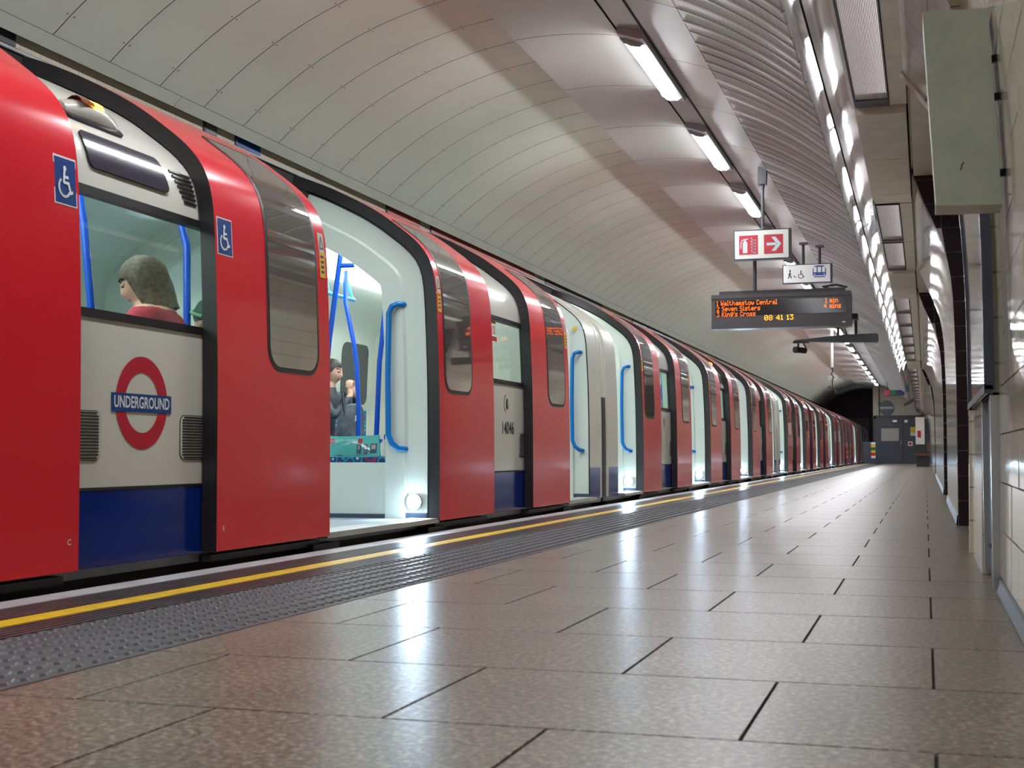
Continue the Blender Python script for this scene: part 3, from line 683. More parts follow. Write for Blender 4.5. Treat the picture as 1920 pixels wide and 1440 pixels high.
def make_car():
    car = thing('train_carriage', 'x', 'train carriage', (TX, 0, 0), 'carriages of the red train')
    link('body_shell', make_body(), car)
    # interior floor and underframe
    MB().box(-1.2, 1.235, .06, CARL - .06, .02, .078, 0).build('saloon_floor', [SFLOOR], car)
    mb = MB(); mb.box(-1.0, 1.0, .5, CARL - .5, -.55, .0, 0); mb.box(1.0, 1.2, .3, CARL - .3, -.08, .03, 0)
    for (a, b, l) in LEAVES:
        mb.box(1.24, 1.30, a + .03, b - .03, .02, .05, 0); mb.box(1.24, 1.325, (a if l < 0 else b) - .16, (a if l < 0 else b) + .16, -.005, .03, 0)
    mb.build('underframe', [mat('underframe_dark', (.02, .018, .018), .5)], car)
    for (a, b) in SINGLE + DOUBLE:
        m = MB(); m.box(1.15, 1.335, a + .01, b - .01, .055, .085, 0); m.build('door_sill', [ALU], car)
    # ends and bellows
    for yy, sg in ((.15, 1), (CARL - .15, -1)):
        m = MB(); poly = [(p[0] + .004, p[1] + .003) for p in PB[::2]] + [(0, PB[-1][1] + .003)]; poly = poly + [(-x, z) for x, z in reversed(poly[:-1])]
        m.prism(poly, lambda u, v, t: (u, yy + t, v), -.024, .024, 0); m.build('end_wall', [BODY], car)
        ya, yb = (.006, .13) if sg > 0 else (CARL - .13, CARL - .006)
        m = MB(); slab(m, [(s, ya, yb) for s in srange(s_z(.07), s_z(1.06))], -.10, -.012, 0, 0); m.build('inter_car_barrier', [RUB], car, .5)
        m = MB()
        for g in (1, -1): slab(m, [(s, ya, yb) for s in srange(s_z(1.06), STOT - .01, .09)], -.10, -.016, 0, 0, sg=g)
        m.build('gangway_cover', [BODY], car, .5)
    for (a, b, l) in LEAVES:
        lm, fm, gm, (w0, w1) = leaf_meshes(a, b, l)
        lf = link('door_leaf', lm, car); link('window_frame', fm, lf); link('door_window', gm, lf)
        # warning sticker beside the leading edge
        yc = (b - .062) if l > 0 else (a + .05)
        m = MB(); fn = dec(0, LD + .0015)
        m.prism([(yc - .032, 1.545), (yc + .032, 1.545), (yc + .032, 1.64), (yc - .032, 1.64)], fn, 0, .0012, 0)
        m.prism([(yc - .032, 1.415), (yc + .032, 1.415), (yc + .032, 1.545), (yc - .032, 1.545)], fn, 0, .0012, 1)
        stroke(m, [(yc - .022, 1.565), (yc, 1.625), (yc + .022, 1.565)], .007, fn, .0018, 2, True)
        for k in range(4): m.prism([(yc - .018, 1.44 + .026 * k), (yc + .018, 1.44 + .026 * k), (yc + .018, 1.452 + .026 * k), (yc - .018, 1.452 + .026 * k)], fn, .0012, .0018, 2)
        s = m.build('warning_sticker', [mat('sticker_pale', (.5, .47, .38), .5), mat('sticker_yellow', (.75, .42, .01), .5), SIGNK], lf)
    # bay windows
    for (a, b) in BAYS:
        w = MB()
        for s0, s1 in ((S_W0 - .005, S_W0 + .030), (S_W1 - .03, S_W1 + .005)): slab(w, [(s, a - .14, b + .14) for s in srange(s0, s1)], -.03, .006, 0, 0)
        for q0, q1 in ((a - .145, a - .115), (b + .115, b + .145)): slab(w, [(s, q0, q1) for s in srange(S_W0, S_W1)], -.03, .006, 0, 0)
        wf = w.build('side_window', [RUB], car, .5)
        g = MB(); slab(g, [(s, a - .12, b + .12) for s in srange(S_W0 + .02, S_W1 - .02, .1)], -.014, -.010, 0, 0); g.build('window_pane', [WGLASS], wf, .6)
    # body seam between skirt and side
    m = MB()
    for (a, b) in BAYS: slab(m, [(s, a - .3, b + .3) for s in (S_SK - .006, S_SK + .006)], 0, .002, 0, 0)
    m.build('skirt_seam', [RUB], car, kind='stuff')
    # vent grilles low in the bays
    def vent(y0, y1, z0, z1, n):
        m = MB(); slab(m, rrows(s_z(z0), s_z(z1), y0, y1, .03, .03), 0, .004, 0, 0); v = m.build('vent_panel', [BODY], car, .5)
        m = MB(); r = MB(); r_rows = rrows(s_z(z0) - .004, s_z(z1) + .004, y0 - .004, y1 + .004, .033, .033); slab(r, r_rows, -.001, .0022, 0, 0); r.build('vent_rim', [RUB], v)
        for k in range(n):
            z = z0 + (z1 - z0) * (k + .5) / n; e = .012 if 0 < k < n - 1 else .024
            slab(m, [(s_z(z - (z1 - z0) / n * .28), y0 + e, y1 - e), (s_z(z + (z1 - z0) / n * .28), y0 + e, y1 - e)], .003, .0055, 0, 0)
        m.build('vent_slots', [BLACK], v, kind='stuff')
    vent(7.60, 7.845, .475, .662, 15); vent(8.435, 8.70, .475, .662, 15)
    vent(13.48, 13.72, .475, .655, 15); vent(3.57, 3.8, .475, .655, 15)
    # centre bay: display panel, orange lamp pod
    m = MB(); rows = rrows(s_z(1.618), s_z(1.765), 7.80, 8.38, .03, .03)
    rows = [(s, a + (s - rows[0][0]) * -.10, b - (s - rows[0][0]) * .20) for s, a, b in rows]
    slab(m, rows, 0, .010, 1, 0); dp = m.build('destination_display', [RUB, mat('display_dark', (.045, .04, .06), .12, coat=.5)], car, .5)
    lp = MB(); sc = s_z(1.865)
    def pod(u, v, t): return surf(7.98 + u, sc + v, t)
    K = 10; vs = []; fs = []
    for i in range(K + 1):
        u = -.17 + .36 * i / K; hgt = .062 * sin(pi * min(1, max(0.05, (i + .4) / (K + .9)))) ** .55 + .006; hw = .055 * (1 - .35 * abs(2 * i / K - 1) ** 2)
        for q in range(7):
            a = pi * q / 6; vs.append(pod(u, hw * cos(a), .0 + hgt * sin(a) ** .8))
    for i in range(K):
        for q in range(6): fs.append((7 * i + q, 7 * i + q + 1, 7 * i + 7 + q + 1, 7 * i + 7 + q))
    fs += [tuple(range(7)), tuple(7 * K + q for q in range(6, -1, -1))]
    lp.add(vs, fs, 0); slab(lp, rrows(sc - .066, sc + .062, 7.79, 8.19, .03, .03), 0, .012, 1, 1)
    pd = lp.build('side_lamp', [mat('lamp_pod', (.5, .47, .42), .2, coat=.5), RUB], car, .7)
    lm_ = MB(); vs = []
    for i in range(6):
        u = -.105 + .15 * i / 5; hw = .046
        for q in range(5): a = pi * (.12 + .55 * q / 4); vs.append(pod(u, hw * cos(a), .003 + .072 * sin(a) ** .8))
    lm_.add(vs, [(5 * i + q, 5 * i + q + 1, 5 * i + 6 + q, 5 * i + 5 + q) for i in range(5) for q in range(4)], [(1 if i > 2 else 0) for i in range(5) for q in range(4)])
    lm_.build('lamp_lens', [mat('lens_amber_dark', (.20, .05, .01), .1), ORANGE], pd, .7)
    # small louvre beside the door recess at the top of the centre bay
    m = MB()
    for k in range(7): slab(m, [(s_z(1.60) + .022 * k, 8.50 - .012 * k, 8.60), (s_z(1.60) + .022 * k + .010, 8.50 - .012 * k, 8.60)], 0, .006, 0, 0)
    m.build('roof_louvre', [RUB], car, kind='stuff')
    # emergency handle in the outer bays
    for yc in (13.165, 3.25):
        m = MB(); fn = dec(0, .002); ring(m, yc, .88, .066, .074, fn, .001, 0, 30, pi * .6, pi * 1.4); disc(m, yc + .01, .88, .030, fn, .001, 0, 20, .042); disc(m, yc + .012, .88, .018, fn, .003, 1, 16, .026); disc(m, yc + .085, .875, .006, fn, .001, 2)
        m.build('emergency_handle', [SIGNK, mat('handle_grey', (.2, .2, .2), .3), SIGNR], car)
    # ----- doorway screens, handrails, step lamps
    for i, (a, b) in enumerate(SINGLE + DOUBLE):
        screen(b - .01, .05, 1, S_DT, car); screen(a + .01, -.05, 1, S_DT, car)
        if i > 1: screen(b - .01, .05, -1, S_DT, car); screen(a + .01, -.05, -1, S_DT, car)
        yj = b - .045
        d = .0
        path = [(1.09, yj + .03, 1.47), (1.06, yj - .02, 1.47), (1.025, yj - .03, 1.455), (1.005, yj - .03, 1.41), (1.0, yj - .03, 1.0), (1.006, yj - .03, .62), (1.03, yj - .03, .565), (1.07, yj - .02, .532), (1.11, yj + .03, .526)]
        if i < 2: path = [(x + .105 if q_ not in (0, len(path) - 1) else x + .09, y, z) for q_, (x, y, z) in enumerate(path)]
        m = MB(); m.tube(path, .019, 10); m.build('handrail', [POLEC], car, .9)
        m = MB(); slab(m, [(s_z(.062), b - .025, b - .008), (s_z(.115), b - .025, b - .008)], -.295, -.012, 0, 0); m.build('screen_kick_plate', [mat('kick_plate', (.05, .07, .12), .35)], car)
        m = MB(); ring(m, 1.175, 1.70 if i < 2 else 1.66, 0.0, .028, lambda u, v, t: (u - .05, yj + .02 - t, v), .012, 0, 16); disc(m, 1.125, 1.70 if i < 2 else 1.66, .02, lambda u, v, t: (u, yj + .02 - t, v), .016, 1); m.build('door_button', [mat('button_rim', (.6, .6, .55), .4), mat('button_yellow', (.8, .5, .01), .4)], car) if i == 1 else None
        if True:
            m = MB(); c = (1.172, yj, .187); n = 16
            m.add([(c[0] + .047 * cos(2 * pi * k / n), c[1] - .004, c[2] + .05 * sin(2 * pi * k / n)) for k in range(n)], [tuple(range(n))], 0)
            m.tube([(c[0], c[1] - .002, c[2]), (c[0], c[1] + .03, c[2])], .050, 16, 1)
            m.build('step_lamp' if i != 1 else 'step_lamp_end', [STEPL, ALU], car)
    # ----- interior: benches, backs, poles, lights
    def bench(y0, y1, sg, w0=.50):
        xs = sorted((sg * w0, sg * 1.20))
        m = MB(); m.box(xs[0], xs[1], y0, y1, .078, .40, 0); m.build('bench_base', [JAMB], car)
        m = MB(); m.box(xs[0] + (0 if sg < 0 else .0), xs[1], y0 + .01, y1 - .01, .40, .475, 0); m.build('seat_cushion', [MOQ], car)
        xb = sorted((sg * 1.08, sg * 1.205)); m = MB(); m.box(xb[0], xb[1], y0 + .02, y1 - .02, .475, .93, 0); m.build('seat_back', [MOQ], car)
        k = y0 + .75
        while k < y1 - .5:
            xa = sorted((sg * .62, sg * 1.05)); m = MB(); m.box(xa[0], xa[1], k - .02, k + .02, .60, .635, 0); m.box(xa[0], xa[1], k - .012, k + .012, .47, .61, 1); m.build('armrest', [POLE, JAMB], car); k += (y1 - y0) / max(1, round((y1 - y0) / .75)) * 2
    for (y0, y1) in ((1.60, 4.82), (6.55, 9.80), (11.53, 14.85)): bench(y0, y1, 1); bench(y0, y1 + (1.05 if y0 > 11 else 0), -1)
    for dy in (0, -4.97):
        for nm, path in (('grab_pole', [(.158, 12.53, 2.14), (.158, 12.53, 2.063), (.06, 12.53, 1.35), (.03, 12.53, 1.02), (.02, 12.53, .09)]),
                         ('grab_pole', [(-.44, 13.93, 2.08), (-.438, 13.93, 1.807), (-.36, 13.93, 1.45), (-.334, 13.93, 1.28), (-.31, 13.93, .9), (-.31, 13.93, .09)]),
                         ('grab_pole', [(.37, 12.93, 2.06), (.367, 12.93, 1.801), (.30, 12.93, 1.2), (.275, 12.93, .541), (.275, 12.93, .09)])):
            m = MB(); m.tube([(x, y + dy, z) for x, y, z in path], .02, 10)
            if path[0][0] == .158: m.tube([(.14, 12.53 + dy, 1.91), (.255, 12.55 + dy, 1.91)], .018, 8)
            m.build(nm, [POLE], car, .9)
    for yy, x in ((8.85, .52),):
        m = MB(); m.tube([(x, yy, .4), (x, yy, 1.2), (x - .06, yy + .02, 1.6), (x - .16, yy + .05, 2.02)], .019, 10); m.build('grab_pole', [POLE], car, .9)
    for ya, xa in ((9.58, .60), (9.76, .66)):
        m = MB(); m.tube([(xa - .14, ya + .05, 1.98), (xa, ya, 1.6), (xa + .02, ya - .02, 1.1), (xa + .02, ya - .02, .46)], .02, 10); m.build('grab_pole', [POLE], car, .9)
    m = MB(); m.tube([(.56, 11.74, .585), (.30, 11.74, .585)], .022, 10); m.tube([(.56, 11.74, .585), (.60, 11.74, .44)], .014, 8); m.build('armrest_bar', [POLE], car, .9)
    for sg in (1, -1):
        for ya, yb in ((13.2, 14.25), (2.2, 3.3)) if sg < 0 else ():
            m = MB(); m.tube([(sg * .50, ya, 1.86), (sg * .50, yb, 1.86)], .017, 8)
            for q in (ya + .04, (ya + yb) / 2, yb - .04): m.tube([(sg * .50, q, 1.86), (sg * .56, q, 2.08)], .013, 6)
            m.build('ceiling_rail', [CYAN], car, .9)
        x0, x1 = sorted((sg * .20, sg * .58))
        for ya, yb in ((.6, 4.4), (5.4, 9.3), (13.1, 15.9)) if sg < 0 else ((.6, 4.4), (6.7, 9.4), (11.9, 14.5)):
            m = MB(); vs = [(sg * .22, ya, 2.15), (sg * .22, yb, 2.15), (sg * .60, yb, 2.02), (sg * .60, ya, 2.02)]; m.add(vs + [(x, y, z + .02) for x, y, z in vs], [(0, 1, 2, 3), (4, 7, 6, 5), (0, 4, 5, 1), (2, 6, 7, 3), (0, 3, 7, 4), (1, 5, 6, 2)], 0)
            m.build('saloon_light', [SLAMP], car)
    m = MB(); m.box(-.22, .22, .2, CARL - .2, 2.16, 2.2, 0); m.build('saloon_ceiling', [LIN], car)
    # dark windows on the far side
    for (a, b) in ((1.9, 3.0), (3.3, 4.5), (6.9, 8.1), (15.5, 16.15)):
        m = MB(); slab(m, rrows(s_z(1.0), s_z(1.62), a, b, .1, .1), -.062, -.056, 0, 0, sg=-1); m.build('far_window', [mat('far_window_dark', (.06, .07, .075), .08)], car)
    for yy, zz, rr in ((7.05, 1.80, .035), (6.8, 1.62, .035)):
        m = MB(); fnf = lambda u, v, t: surf(yy + u, s_z(zz) + v, -.058 - t, -1); disc(m, 0, 0, rr * 1.8, fnf, 0, 0, 20); disc(m, 0, 0, rr, fnf, .006, 1, 20); m.build('speaker_grille', [JAMB, DGREY], car)
    return car
CAR = make_car(); CAR.location = (TX, CAR0, 0)
def relabel(c, i):
    c['label'] = ['red and white underground train carriage nearest the camera, with roundel and number 14046',
        'second red train carriage from the camera, just beyond the first pair of pale carriage ends',
        'third red train carriage from the camera along the platform edge',
        'fourth red train carriage from the camera, shrinking into the distance',
        'fifth and farthest red train carriage, entering the dark tunnel mouth'][i]
for i in range(1, 5):
    c = copy_tree(CAR); c.location = (TX, CAR0 + i * CARL, 0); relabel(c, i)
relabel(CAR, 0)
for o in list(CAR.children):
    if o.name.startswith('step_lamp_end'): bpy.data.objects.remove(o)
for o in bpy.data.objects:
    if o.name.startswith('step_lamp_end'): o.name = 'step_lamp'
# ----- markings only on the nearest carriage (world Y given, car local = Y - CAR0)
def Lc(y): return y - CAR0
m = MB(); fn = dec(Lc(4.808), .0015); ring(m, 0, .7065, .123, .190, fn, .0005, 0, 64)
rd = m.build('roundel', [SIGNR], CAR)
m = MB(); bw, bh = .219, .0375
m.prism([(-bw, .7045 - bh), (bw, .7045 - bh), (bw, .7045 + bh), (-bw, .7045 + bh)], fn, 0, .002, 0); m.build('roundel_bar', [SIGNB], rd)
m = MB(); put_text(m, 'UNDERGROUND', lambda u, v, t: fn(u, .7045 + v, t), .066, 0, .0012, .80, .0028); m.build('roundel_lettering', [WHITE], rd)
m = MB(); fn = dec(Lc(9.855), .0018); put_text(m, '14046', lambda u, v, t: fn(u, .692 + v, t), .135, 0, .0015, .95, .001); m.build('carriage_number', [SIGNK], CAR)
def wheel_sticker(yc, zc, w, h):
    m = MB(); fn = dec(Lc(yc), LD + .0005)
    m.prism([(-w / 2 - .005, zc - h / 2 - .005), (w / 2 + .005, zc - h / 2 - .005), (w / 2 + .005, zc + h / 2 + .005), (-w / 2 - .005, zc + h / 2 + .005)], fn, 0, .0008, 1)
    m.prism([(-w / 2, zc - h / 2), (w / 2, zc - h / 2), (w / 2, zc + h / 2), (-w / 2, zc + h / 2)], fn, .0008, .0015, 0)
    wheelchair(m, lambda u, v, t: fn(u - .012, zc + v - .005, t), .0022, .082, 1); m.build('wheelchair_sticker', [SIGNB, WHITE], CAR)
wheel_sticker(4.195, 1.495, .125, .165); wheel_sticker(5.37, 1.47, .125, .155)
for y_, z_, tx in ((4.218, .175, 'C'), (5.345, .165, 'E')):
    m = MB(); fn = dec(Lc(y_), LD + .0008); put_text(m, tx, lambda u, v, t: fn(u, z_ + v, t), .03, 0, 0, 1.2, .0005); m.build('door_letter', [WHITE], CAR)
# stickers on the second bay window
m = MB(); fn = dec(Lc(9.60), -.008)
m.prism([(-.07, 1.475), (.05, 1.475), (.05, 1.50), (-.07, 1.50)], fn, 0, .001, 0); m.prism([(-.07, 1.345), (.06, 1.345), (.06, 1.38), (-.07, 1.38)], fn, 0, .001, 1)
m.prism([(-.06, 1.39), (.05, 1.39), (.05, 1.465), (-.06, 1.465)], fn, 0, .001, 2); ring(m, -.005, 1.428, .024, .031, fn, .0015, 1, 24); stroke(m, [(-.022, 1.447), (.013, 1.409)], .006, fn, .0016, 1)
m.build('window_sticker', [mat('sticker_yellow2', (.75, .55, .08), .5), SIGNR, WHITE], CAR)
# low bench-end panel in the open doorway
m = MB(); m.box(.43, 1.22, Lc(8.145), Lc(8.175), .085, .44, 0); m.box(.43, 1.22, Lc(8.14), Lc(8.147), .075, .105, 1); m.build('bench_end_panel', [JAMB, mat('kick_plate', (.05, .07, .12), .35)], CAR)

# ================================================================== SIGNS HUNG OVER THE PLATFORM
def face_fn(y): return lambda u, v, t: (u, y - t, v)
# fire extinguisher sign
y0 = 14.76; t = thing('fire_sign', 'white hanging sign with red fire extinguisher and arrow squares', 'sign', (-1.68, y0, 2.62))
lc = lambda x: x + 1.68
m = MB(); m.box(-.305, .315, .0, .10, 0, .335, 0); m.build('sign_case', [DGREY], t)
m = MB(); fn = lambda u, v, q: (u, -.002 - q, v)
m.prism([(-.292, .014), (.29, .014), (.29, .322), (-.292, .322)], fn, 0, .004, 0); fp = m.build('sign_face', [SIGNW], t)
m = MB(); FN = lambda u, v, q: (u, -.0065 - q, v)
m.prism([(-.245, .06), (-.04, .06), (-.04, .272), (-.245, .272)], FN, 0, .001, 0); m.prism([(.025, .06), (.232, .06), (.232, .272), (.025, .272)], FN, 0, .001, 0)
# extinguisher
m.prism([(-.205, .078), (-.155, .078), (-.155, .185)] + arc(-.18, .185, .025, 0, 180, 6) + [(-.205, .185)], FN, .001, .0016, 1)
m.prism([(-.19, .205), (-.17, .205), (-.17, .222), (-.19, .222)], FN, .001, .0016, 1)
stroke(m, [(-.15, .232), (-.19, .228), (-.215, .215), (-.225, .18), (-.225, .13)], .010, FN, .0017, 1)
for k in range(5):
    v = .09 + .034 * k; stroke(m, arc(-.075, v + .03, .040, 200, 285, 6), .011, FN, .0017, 1)
# arrow
m.prism([(.055, .152), (.155, .152), (.155, .182), (.055, .182)], FN, .001, .0016, 1); m.prism([(.105, .245), (.150, .245), (.212, .167), (.150, .090), (.105, .090), (.165, .167)], FN, .001, .0016, 1)
m.build('sign_pictograms', [SIGNR, LTBLUE], fp)
m = MB(); px_ = -1.671 + 1.68; m.tube([(px_ - .005, .06, .335), (px_, .06, .80)], .018, 10); m.tube([(px_, .06, .80), (px_, .06, .84)], .024, 10)
m.build('sign_post', [MGREY], t, .8)
m = MB(); m.prism([(-.05, .62 + .06), (.04, .62 + .06), (.05, .88), (-.045, .88)], lambda u, v, q: (px_ + u, .01 + q, v + .16), 0, .12, 0); m.build('post_head', [MGREY], t)
m = MB(); m.tube([(-.02, .05, .335), (.03, .04, .36), (.07, .04, .352), (.12, .05, .337)], .006, 6); m.build('cable', [DGREY], t)
# step free access sign
y0 = 18.78; t = thing('step_free_sign', 'white hanging sign with wheelchair ramp and blue train pictograms', 'sign', (-1.52, y0, 2.845))
m = MB(); m.box(-.335, .335, 0, .09, 0, .265, 0); m.build('sign_case', [DGREY], t)
m = MB(); fn = lambda u, v, q: (u, -.002 - q, v); m.prism([(-.322, .012), (.31, .012), (.31, .253), (-.322, .253)], fn, 0, .004, 0); fp = m.build('sign_face', [WHITE], t)
m = MB(); FN = lambda u, v, q: (u, -.0068 - q, v)
disc(m, -.232, .178, .012, FN, 0, 0); stroke(m, [(-.232, .162), (-.236, .125), (-.25, .085), (-.258, .075)], .014, FN, 0, 0); stroke(m, [(-.236, .125), (-.222, .10), (-.216, .075)], .013, FN, 0, 0); stroke(m, [(-.255, .12), (-.236, .15), (-.215, .13)], .009, FN, 0, 0)
stroke(m, [(-.18, .112), (-.175, .09), (-.15, .09)], .009, FN, 0, 0)
wheelchair(m, lambda u, v, q: (u - .09, -.0068 - q, v + .12), 0, .082, 0)
# train front
m.prism([(.075, .10)] + [(.075, .18), (.085, .215), (.11, .235), (.165, .24), (.22, .235), (.245, .215), (.255, .18), (.255, .10)], FN, 0, .001, 1)
for a, b in ((.088, .128), (.143, .187), (.202, .242)): m.prism([(a, .145), (b, .145), (b, .218), (a, .218)], FN, .001, .0016, 2)
disc(m, .10, .118, .008, FN, .0018, 2); disc(m, .23, .118, .008, FN, .0018, 2); m.prism([(.09, .075), (.24, .075), (.24, .088), (.09, .088)], FN, 0, .001, 1)
m.build('sign_pictograms', [SIGNK, mat('pictogram_blue', (.01, .06, .3), .4), WHITE], fp)
for dx, top in ((-.055, .54), (.165, .49)):
    m = MB(); m.tube([(dx, .05, .265), (dx, .05, top)], .020, 8); m.box(dx - .05, dx + .06, .0, .10, top, top + .03, 0); m.build('hanger', [DGREY], t)
# departure board
y0 = 15.05; t = thing('departure_board', 'dark grey electronic departure board with glowing orange train times', 'departure board', (-1.515, y0, 1.895))
m = MB(); m.box(-.765, .765, 0, .22, .0, .385, 0); m.box(-.765, .765, -.012, 0, 0, .05, 0); m.box(-.765, .765, -.012, 0, .34, .385, 0); m.build('board_case', [mat('board_case', (.075, .062, .068), .35)], t)
m = MB(); m.box(-.68, .70, .02, .20, .385, .425, 0); m.build('board_top_rail', [DGREY], t)
m = MB(); m.box(-.72, .72, -.006, 0.0, .148, .315, 0); scn = m.build('board_screen', [mat('board_screen', (.022, .016, .020), .12)], t)
GL = {'1': '010110010010010010111', '2': 0}
FONT = {  # 5x7 dot letters, rows top to bottom
 'W': '1000110001100011010110101101010 1010', 'a': '00000 00000 01110 00001 01111 10001 01111', 'l': '11000 01000 01000 01000 01000 01000 11100', 't': '01000 01000 11100 01000 01000 01001 00110',
 'h': '10000 10000 10110 11001 10001 10001 10001', 'm': '00000 00000 11010 10101 10101 10101 10101', 's': '00000 00000 01111 10000 01110 00001 11110', 'o': '00000 00000 01110 10001 10001 10001 01110',
 'w': '00000 00000 10001 10001 10101 10101 01010', 'C': '01110 10001 10000 10000 10000 10001 01110', 'e': '00000 00000 01110 10001 11111 10000 01110', 'n': '00000 00000 10110 11001 10001 10001 10001',
 'r': '00000 00000 10110 11001 10000 10000 10000', 'S': '01111 10000 10000 01110 00001 00001 11110', 'v': '00000 00000 10001 10001 10001 01010 00100', 'i': '00100 00000 01100 00100 00100 00100 01110',
 'K': '10001 10010 10100 11000 10100 10010 10001', 'g': '00000 01111 10001 10001 01111 00001 01110', "'": '00100 00100 01000 00000 00000 00000 00000', ' ': '0' * 35,
 '1': '00100 01100 00100 00100 00100 00100 01110', '2': '01110 10001 00001 00010 00100 01000 11111', '3': '11111 00010 00100 00010 00001 10001 01110', '4': '00010 00110 01010 10010 11111 00010 00010', '0': '01110 10001 10011 10101 11001 10001 01110', '8': '01110 10001 10001 01110 10001 10001 01110'}
def led_text(mb, txt, x, z, p, fn, mi=0, k=.77):
    """x,z = upper left corner; p = dot pitch"""
    for ch in txt:
        b = FONT[ch].replace(' ', '').ljust(35, '0'); 
        cols = [i for i in range(5) if any(b[5 * r + i] == '1' for r in range(7))] if ch not in ' ' else [0, 1, 2]
        lo, hi = min(cols), max(cols)
        for r in range(7):
            i = lo
            while i <= hi:
                if b[5 * r + i] == '1':
                    j = i
                    while j + 1 <= hi and b[5 * r + j + 1] == '1': j += 1
                    xa, xb = x + (i - lo) * p * k, x + (j - lo + .9) * p * k; za = z - r * p
                    mb.add([fn(xa, za - p * .92, 0), fn(xb, za - p * .92, 0), fn(xb, za, 0), fn(xa, za, 0)], [(0, 1, 2, 3)], mi); i = j
                i += 1
        x += (hi - lo + 2) * p * k
FN = lambda u, v, q: (u, -.0075, v)
for rows_, nm in (((('1 Walthamstow Central', -.705, .315), ('1 min', .49, .313)), 'departure_line'), ((('2 Seven Sisters', -.705, .252), ('4 mins', .475, .252)), 'departure_line'), ((("3 King's Cross", -.705, .190),), 'departure_line')):
    m = MB()
    for tx, x, z in rows_: led_text(m, tx, x, z, .0076, FN)
    m.build(nm, [LED], scn)
m = MB(); led_text(m, '08 41 13', -.175, .140, .0082, lambda u, v, q: (u, -.013, v), 0, 1.0); m.build('departure_clock', [LEDY], scn)
m = MB(); m.tube([(-.29, .10, .42), (-.29, .10, .72), (-.29, .10, .93)], .022, 8); m.box(-.33, -.25, -.195, .12, .80, .90, 0); m.build('hanger', [MGREY], t)
m = MB(); m.box(.67, .70, -.014, -.012, .035, .05, 0); m.build('board_lock', [WHITE], t)
m = MB(); m.tube([(.55, .1, .425), (.45, .1, .45), (.6, .12, .47), (.72, .12, .44)], .012, 6); m.build('cable', [DGREY], t)
# camera gantry
y0 = 15.45; t = thing('camera_gantry', 'dark horizontal gantry arm with a small camera hanging from its left end', 'camera', (-.94, y0, 1.74))
G = .80
m = MB(); m.prism([(-.02 * G, .01), (.55 * G, -.005), (.575 * G, .01), (.575 * G, .085), (.55 * G, .10), (.08 * G, .09), (-.42 * G, .055), (-.58 * G, .045), (-.58 * G, .03)], lambda u, v, q: (u, q, v), 0, .12, 0); arm = m.build('gantry_arm', [mat('gantry_grey', (.075, .095, .105), .3)], t)
m = MB(); m.box(-.60 * G, -.38 * G, .02, .10, .012, .035, 0); m.build('arm_plate', [DGREY], t)
m = MB(); m.tube([(-.53 * G, .06, .01), (-.53 * G, .06, -.04)], .012, 8); m.tube([(-.56 * G, .02, -.065), (-.43 * G, .09, -.072)], .034, 12); m.tube([(-.57 * G, .005, -.065), (-.555 * G, .02, -.065)], .038, 12); cm_ = m.build('camera', [mat('camera_brown', (.05, .03, .035), .4)], t, .8)
m = MB(); m.tube([(-.46 * G, .06, .01), (-.43 * G, .06, -.03), (-.42 * G, .06, -.08), (-.45 * G, .06, -.10), (-.49 * G, .06, -.085)], .009, 6); m.build('camera_cable', [DGREY], t)
for dx, tp in ((.02, .31), (.215, .31)):
    m = MB(); m.tube([(dx, .05, .08), (dx, .05, tp)], .016, 8); m.box(dx - .10, dx + .03, -.185, .06, tp - .06, tp, 0); m.build('hanger', [DGREY], t)
m = MB(); m.tube([(.02, .05, .20), (.09, .05, .18), (.12, .05, .08)], .007, 6); m.build('cable', [DGREY], t)
# hanging rod with hooks farther on
t = thing('hanging_rod', 'pale rod with small dark hooks hanging from the ceiling beyond the gantry', 'hook', (-2.30, 36.0, 2.2))
m = MB(); m.tube([(0, 0, .55), (0, 0, 1.57)], .035, 8); m.build('rod', [SIGNW], t)
m = MB(); m.tube([(0, 0, .55), (.02, 0, .45), (-.03, 0, .38), (.03, 0, .30), (0, 0, .2), (0, 0, .0)], .018, 6); m.build('chain', [DGREY], t)
m = MB(); ring(m, .06, .28, .035, .065, lambda u, v, q: (u, q, v), 0, 0, 20); ring(m, -.06, .28, .03, .05, lambda u, v, q: (u, q, v), 0, 0, 20); m.build('hook', [SIGNW], t)
m = MB(); m.box(-.10, -.05, -.02, .02, -.05, .06, 0); m.box(.06, .10, -.02, .02, -.12, .0, 0); m.build('tag', [DGREY], t)

# ================================================================== RIGHT WALL FITTINGS
t = thing('wall_box', 'large plain grey green cabinet leaning out from the tiled wall at the upper right', 'cabinet', (0, 4.30, 0))
def boxmesh(z0, z1, xl0, xl1, w, d):
    m = MB(); vs = []
    for z, xl in ((z0, xl0), (z1, xl1)): vs += [(xl, 0, z), (xl + w, .012, z - .004), (xl + w, d, z - .004), (xl, d, z)]
    m.add(vs, [(0, 1, 5, 4), (1, 2, 6, 5), (2, 3, 7, 6), (3, 0, 4, 7), (0, 3, 2, 1), (4, 5, 6, 7)]); return m
bm_ = boxmesh(1.268, 1.872, .043, .012, .192, .17)
bm_.build('cabinet_body', [mat('cabinet_grey_green', (.36, .40, .33), .42, var=.06)], t)
m = boxmesh(1.262, 1.269, .042, .041, .194, .172); m.build('cabinet_base', [mat('cabinet_base', (.40, .39, .31), .35)], t)
for z in (1.36, 1.60, 1.72): m = MB(); m.box(.215, .255, .085, .10, z, z + .022, 0); m.build('cabinet_bracket', [DGREY], t)
m = MB(); stroke(m, [(.118, 1.37), (.121, 1.385), (.126, 1.392)], .004, lambda u, v, q: (u, -.0008 + .06 * (u - .04), v), 0, 0); m.build('paint_scratch', [SIGNK], t)
